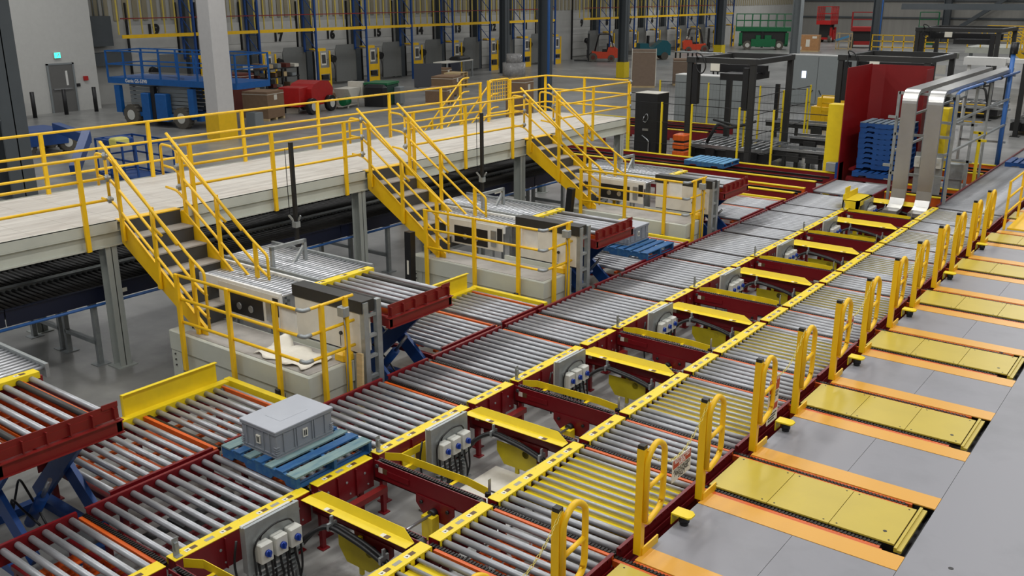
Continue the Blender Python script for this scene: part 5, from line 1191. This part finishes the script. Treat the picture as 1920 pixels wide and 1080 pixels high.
for y in (-.5, 1.1):
    o = MB().cyl((.6, y, .36), (.82, y, .36), .36, 20).build('wheel', BLK, t); MB().cyl((.8, y, .36), (.84, y, .36), .2, 14).build('hub', SWB, o)
    MB().cyl((-.8, y, .36), (-.6, y, .36), .36, 20).build('wheel', BLK, t)
t = T('green_generator', (-33.4, 29.7, 0), 'dark green and black generator cabinet beside the light carton', 'generator', None, .35); MB().bbox(-.6, .6, -.7, .7, .05, 1.0, .03).build('casing', mat('dark_green_enamel', (22, 60, 48), .5, n=.1), t); MB().box(-.62, .62, -.72, .72, 1.0, 1.1).build('roof', GRN, t); MB().bbox(.6, .95, .1, .6, .05, .85, .02).build('grey_unit', MCOL, t); MB().bbox(-.5, .7, -1.1, -.72, .0, 1.05, .15).build('black_cover', BLK, t)
t = T('mixing_machine', (-34.0, 27.9, 0), 'beige mixing machine with a green motor right of the red hopper', 'machine', None, .3); MB().prism([(-.5, .9), (.7, .9), (.5, .45), (-.2, .45)], 'x', -.4, .4).bbox(-.3, .5, .7, .95, .35, 1.15, .02).build('trough', CRM, t); MB().cyl((.3, -.9, .35), (.3, -.4, .35), .2, 14).build('motor', GRN, t)
m = MB()
for x in (-.3, .3):
    for y in (-.4, .6): m.box(x-.03, x+.03, y-.03, y+.03, 0, .5)
m.box(-.3, .3, -.9, .6, .1, .15); m.build('frame', CRM, t)
t = T('grey_board', (-37.6, 37.7, 0), 'dark grey square board standing upright on the floor by the white pallets', 'board', None, .9); MB().box(-.8, .8, 0, .05, .0, 1.35).build('panel', mat('slate_board', (72, 74, 80), .5, n=.03), t); MB().box(-.7, -.6, -.3, .3, 0, .06).box(.6, .7, -.3, .3, 0, .06).build('foot', DGR, t)
sp = T('wooden_pallet', (-36.3, 38.7, 0), 'bottom one of the raw wooden pallets stacked right of the grey board', 'pallet', 'raw wooden pallets', .3)
MB().box(-.5, .5, -.6, .6, .12, .14).build('deck_board', WOOD, sp); MB().box(-.5, .5, -.6, -.5, 0, .12).box(-.5, .5, -.05, .05, 0, .12).box(-.5, .5, .5, .6, 0, .12).build('stringer', WOOD, sp)
for i in range(1, 6): dup(sp, (-36.3, 38.7, .142*i), '%s one up of the raw wooden pallets stacked right of the grey board' % ORD[i] if i < 5 else 'top one of the raw wooden pallets stacked right of the grey board')
t = T('steel_table', (-40.6, 43.4, 0), 'long table with black bags and a dark blue cover by dock 13', 'table', None, .2); MB().box(-.5, .5, -1.6, 1.9, 1.02, 1.08).build('table_top', PAP, t); MB().prism([(-1.0, .0), (.2, .0), (.1, .6), (-.1, 1.02), (-1.3, 1.02), (-1.1, .5)], 'x', .3, .55).build('blue_cover', NAVY, t)
for y in (-1.5, .6, 1.8): MB().box(.4, .5, y-.04, y+.04, 0, 1.02).box(-.5, -.4, y-.04, y+.04, 0, 1.02).build('leg', GALV, t)
m = MB(); m.bbox(-.4, .4, .2, 1.8, 1.08, 1.32, .11); m.build('black_bag', BLK, t)
t = T('wrapped_drum', (-37.6, 46.0, 0), 'plastic-wrapped silver drums on a pallet by the thin column', 'drum'); MB().cyl((0, 0, .1), (0, 0, .95), .75, 16).cyl((0, 0, .95), (0, 0, 1.5), .5, 16).build('wrapped_load', mat('shiny_wrap', (170, 168, 166), .25, n=.25, ns=8), t); MB().box(-.7, .7, -.7, .7, 0, .1).build('pallet_base', WOOD, t)
t = T('junk_rack', (-40.6, 28.6, 0), 'black shelf rack loaded with loose parts in front of dock 17', 'rack', None, .15)
for z in (.45, 1.0, 1.45): MB().box(-.5, .5, -1.9, 1.9, z, z+.05).build('shelf', BLK, t)
for y in (-1.85, -.6, .6, 1.85): MB().box(.4, .48, y-.04, y+.04, 0, 1.5).box(-.48, -.4, y-.04, y+.04, 0, 1.5).build('upright', BLK, t)
random.seed(3)
for i in range(18):
    y = -1.7+.19*i; z = (.5, 1.05, 1.5)[i % 3]; h = random.uniform(.08, .26); o = MB().box(-.3, .35, y, y+random.uniform(.12, .3), 0, h).build('loose_part', (CARD, MCOL, SIGNW, WOOD, BRN)[i % 5], loc=(-40.6, 28.6, z)); tag(o, None, 'loose part'); o['label'] = '%s loose part on the %s shelf of the black rack, %s from the left' % (('brown', 'grey', 'white', 'tan', 'reddish')[i % 5], ('bottom', 'middle', 'top')[i % 3], ORD[i//3]); o['group'] = 'loose items on the black shelf rack'
for i, (x, y, sx, sy, h, mt) in enumerate(((-35.6, 25.0, .6, .8, .35, CRM), (-34.4, 24.7, .9, .5, .25, SIGNW), (-36.2, 31.2, 2.4, .2, .12, WOOD), (-36.9, 32.2, 1.9, .25, .1, GALV), (-35.7, 33.0, .8, .6, .4, PLWD), (-37.4, 30.4, 1.0, .5, .3, CARD), (-33.9, 25.8, .45, .45, .6, MCOL), (-31.6, 20.6, .5, .5, .62, MCOL), (-37.1, 26.6, .9, .9, .5, CARD), (-36.4, 28.6, .7, .5, .45, CARD), (-38.6, 33.6, .5, .5, .45, CARD), (-37.7, 28.8, .5, 1.2, .28, SIGNW))):
    o = MB().bbox(-sx/2, sx/2, -sy/2, sy/2, 0, h, .02).build('floor_clutter', mt, loc=(x, y, 0)); o.rotation_euler = (0, 0, i*.7)
    tag(o, ('cream block near the red hopper', 'white flat bundle near the red hopper', 'long timber on the floor behind the hopper', 'long metal strip on the floor behind the hopper', 'plywood box among the floor clutter', 'low open carton behind the beige machine', 'grey bin in front of the red hopper', 'grey bin right of the white column foot', 'squashed carton behind the large brown carton', 'small carton behind the red hopper', 'small carton in front of dock 16', 'white paper heap behind the hopper')[i], 'clutter')
t = T('plywood_crate', (-32.9, 85.3, 0), 'plywood crate with white labels below the far wall', 'crate', None, .2); MB().box(-1.1, 1.1, -.6, .6, .1, 1.5).build('crate_body', PLWD, t); MB().box(-1.1, 1.1, -.6, .6, 0, .1).build('skid', WOOD, t); MB().box(-.95, -.55, -.61, -.6, 1.0, 1.4).box(-.05, .3, -.61, -.6, .45, 1.1).box(.5, .9, -.61, -.6, 1.2, 1.4).box(-.6, -.4, -.61, -.6, .15, .45).build('paper_label', SIGNW, t)
t = T('wire_crate', (-30.9, 89.5, 0), 'light slatted crate with blue plastic between the plywood crate and the red lift', 'crate'); m = MB()
for x in (-.6, .6):
    for y in (-.4, .4): m.box(x-.04, x+.04, y-.04, y+.04, 0, 1.6)
for z in (.1, .8, 1.5): m.box(-.6, .6, -.44, -.4, z, z+.08); m.box(-.64, -.6, -.4, .4, z, z+.08); m.box(.6, .64, -.4, .4, z, z+.08)
m.build('slat', WOOD, t); MB().beam((-.6, -.5, .9), (.6, -.5, 1.3), .05, .2).build('blue_film', mat('light_blue_film', (90, 150, 190), .4, n=.1), t)

# ------------------------------------------------------------------ far yellow-railed platform at the upper right
t = T('raised_platform', (0, 0, 0), 'distant pale platform with yellow railings and stairs, upper right', 'platform')
MB().box(-18.5, -14, 57, 60, 1.35, 1.7).box(-13.5, -4, 59, 64, 1.75, 2.1).build('deck', BEI, t)
MB().box(-18.4, -14.1, 57.1, 59.9, .0, .25).box(-18.5, -14, 57, 57.1, .6, 1.1).build('lower_panel', CRM, t)
m = MB()
for x in (-18.3, -16.2, -14.2, -13.2, -10, -7, -4.3): m.box(x-.08, x+.08, 59.2, 59.4, 0, 1.35 if x < -14 else 1.75)
m.build('column', MCOL, t)
m = MB()
for i in range(8): x = -18.4+i*.62; m.box(x-.03, x+.03, 56.95, 57.0, 1.7, 2.75)
for z in (2.75, 2.4, 2.05): m.box(-18.45, -14, 56.95, 57.0, z-.025, z+.025)
m.build('railing', SAF, t)
for yy in (58.95, 64):
    m = MB()
    for i in range(14): x = -13.4+i*.72; m.box(x-.03, x+.03, yy, yy+.05, 2.1, 3.2)
    for z in (3.2, 2.85, 2.5): m.box(-13.45, -4, yy, yy+.05, z-.025, z+.025)
    m.build('railing', SAF, t)
def farstair(x, y, label):
    t = T('stair', (x, y, 0), label, 'stairs', 'distant yellow stairs')
    for yy in (0, 1.0): MB().prism([(0, 2.1), (0, 1.8), (2.4, 0), (2.8, 0), (2.8, .15)], 'y', yy, yy+.04).build('stringer', SAF, t)
    for i in range(9): MB().box(.1+.28*i, .38+.28*i, .04, 1.0, 1.85-.22*i, 1.89-.22*i).build('tread', DGR, t)
    for yy in (0, 1.0):
        for h in (1.0, .6): MB().tube([(-.1, yy, 2.1+h), (2.7, yy, .1+h)], .025, 6).build('handrail', SAF, t)
        for xx in (.2, 1.2, 2.3): MB().box(xx-.03, xx+.03, yy-.03, yy+.03, 2.0-xx*.75, 3.0-xx*.73).build('post', SAF, t)
    return t
farstair(-10.5, 57.6, 'left one of the distant yellow stairs at the upper right'); farstair(-6.4, 45, 'nearer large yellow stair at the upper right corner')
o = MB().box(-7.6, -6.3, 31.6, 32.2, 2.85, 3.1).box(-6.3, -3.0, 31.7, 32.1, 2.95, 3.08).box(-7.5, -7.4, 31.8, 31.9, 0, 2.85).box(-4.5, -4.4, 31.8, 31.9, 0, 2.95).build('white_duct', WHT); tag(o, 'horizontal white cable duct behind the aluminium ducts', 'duct')
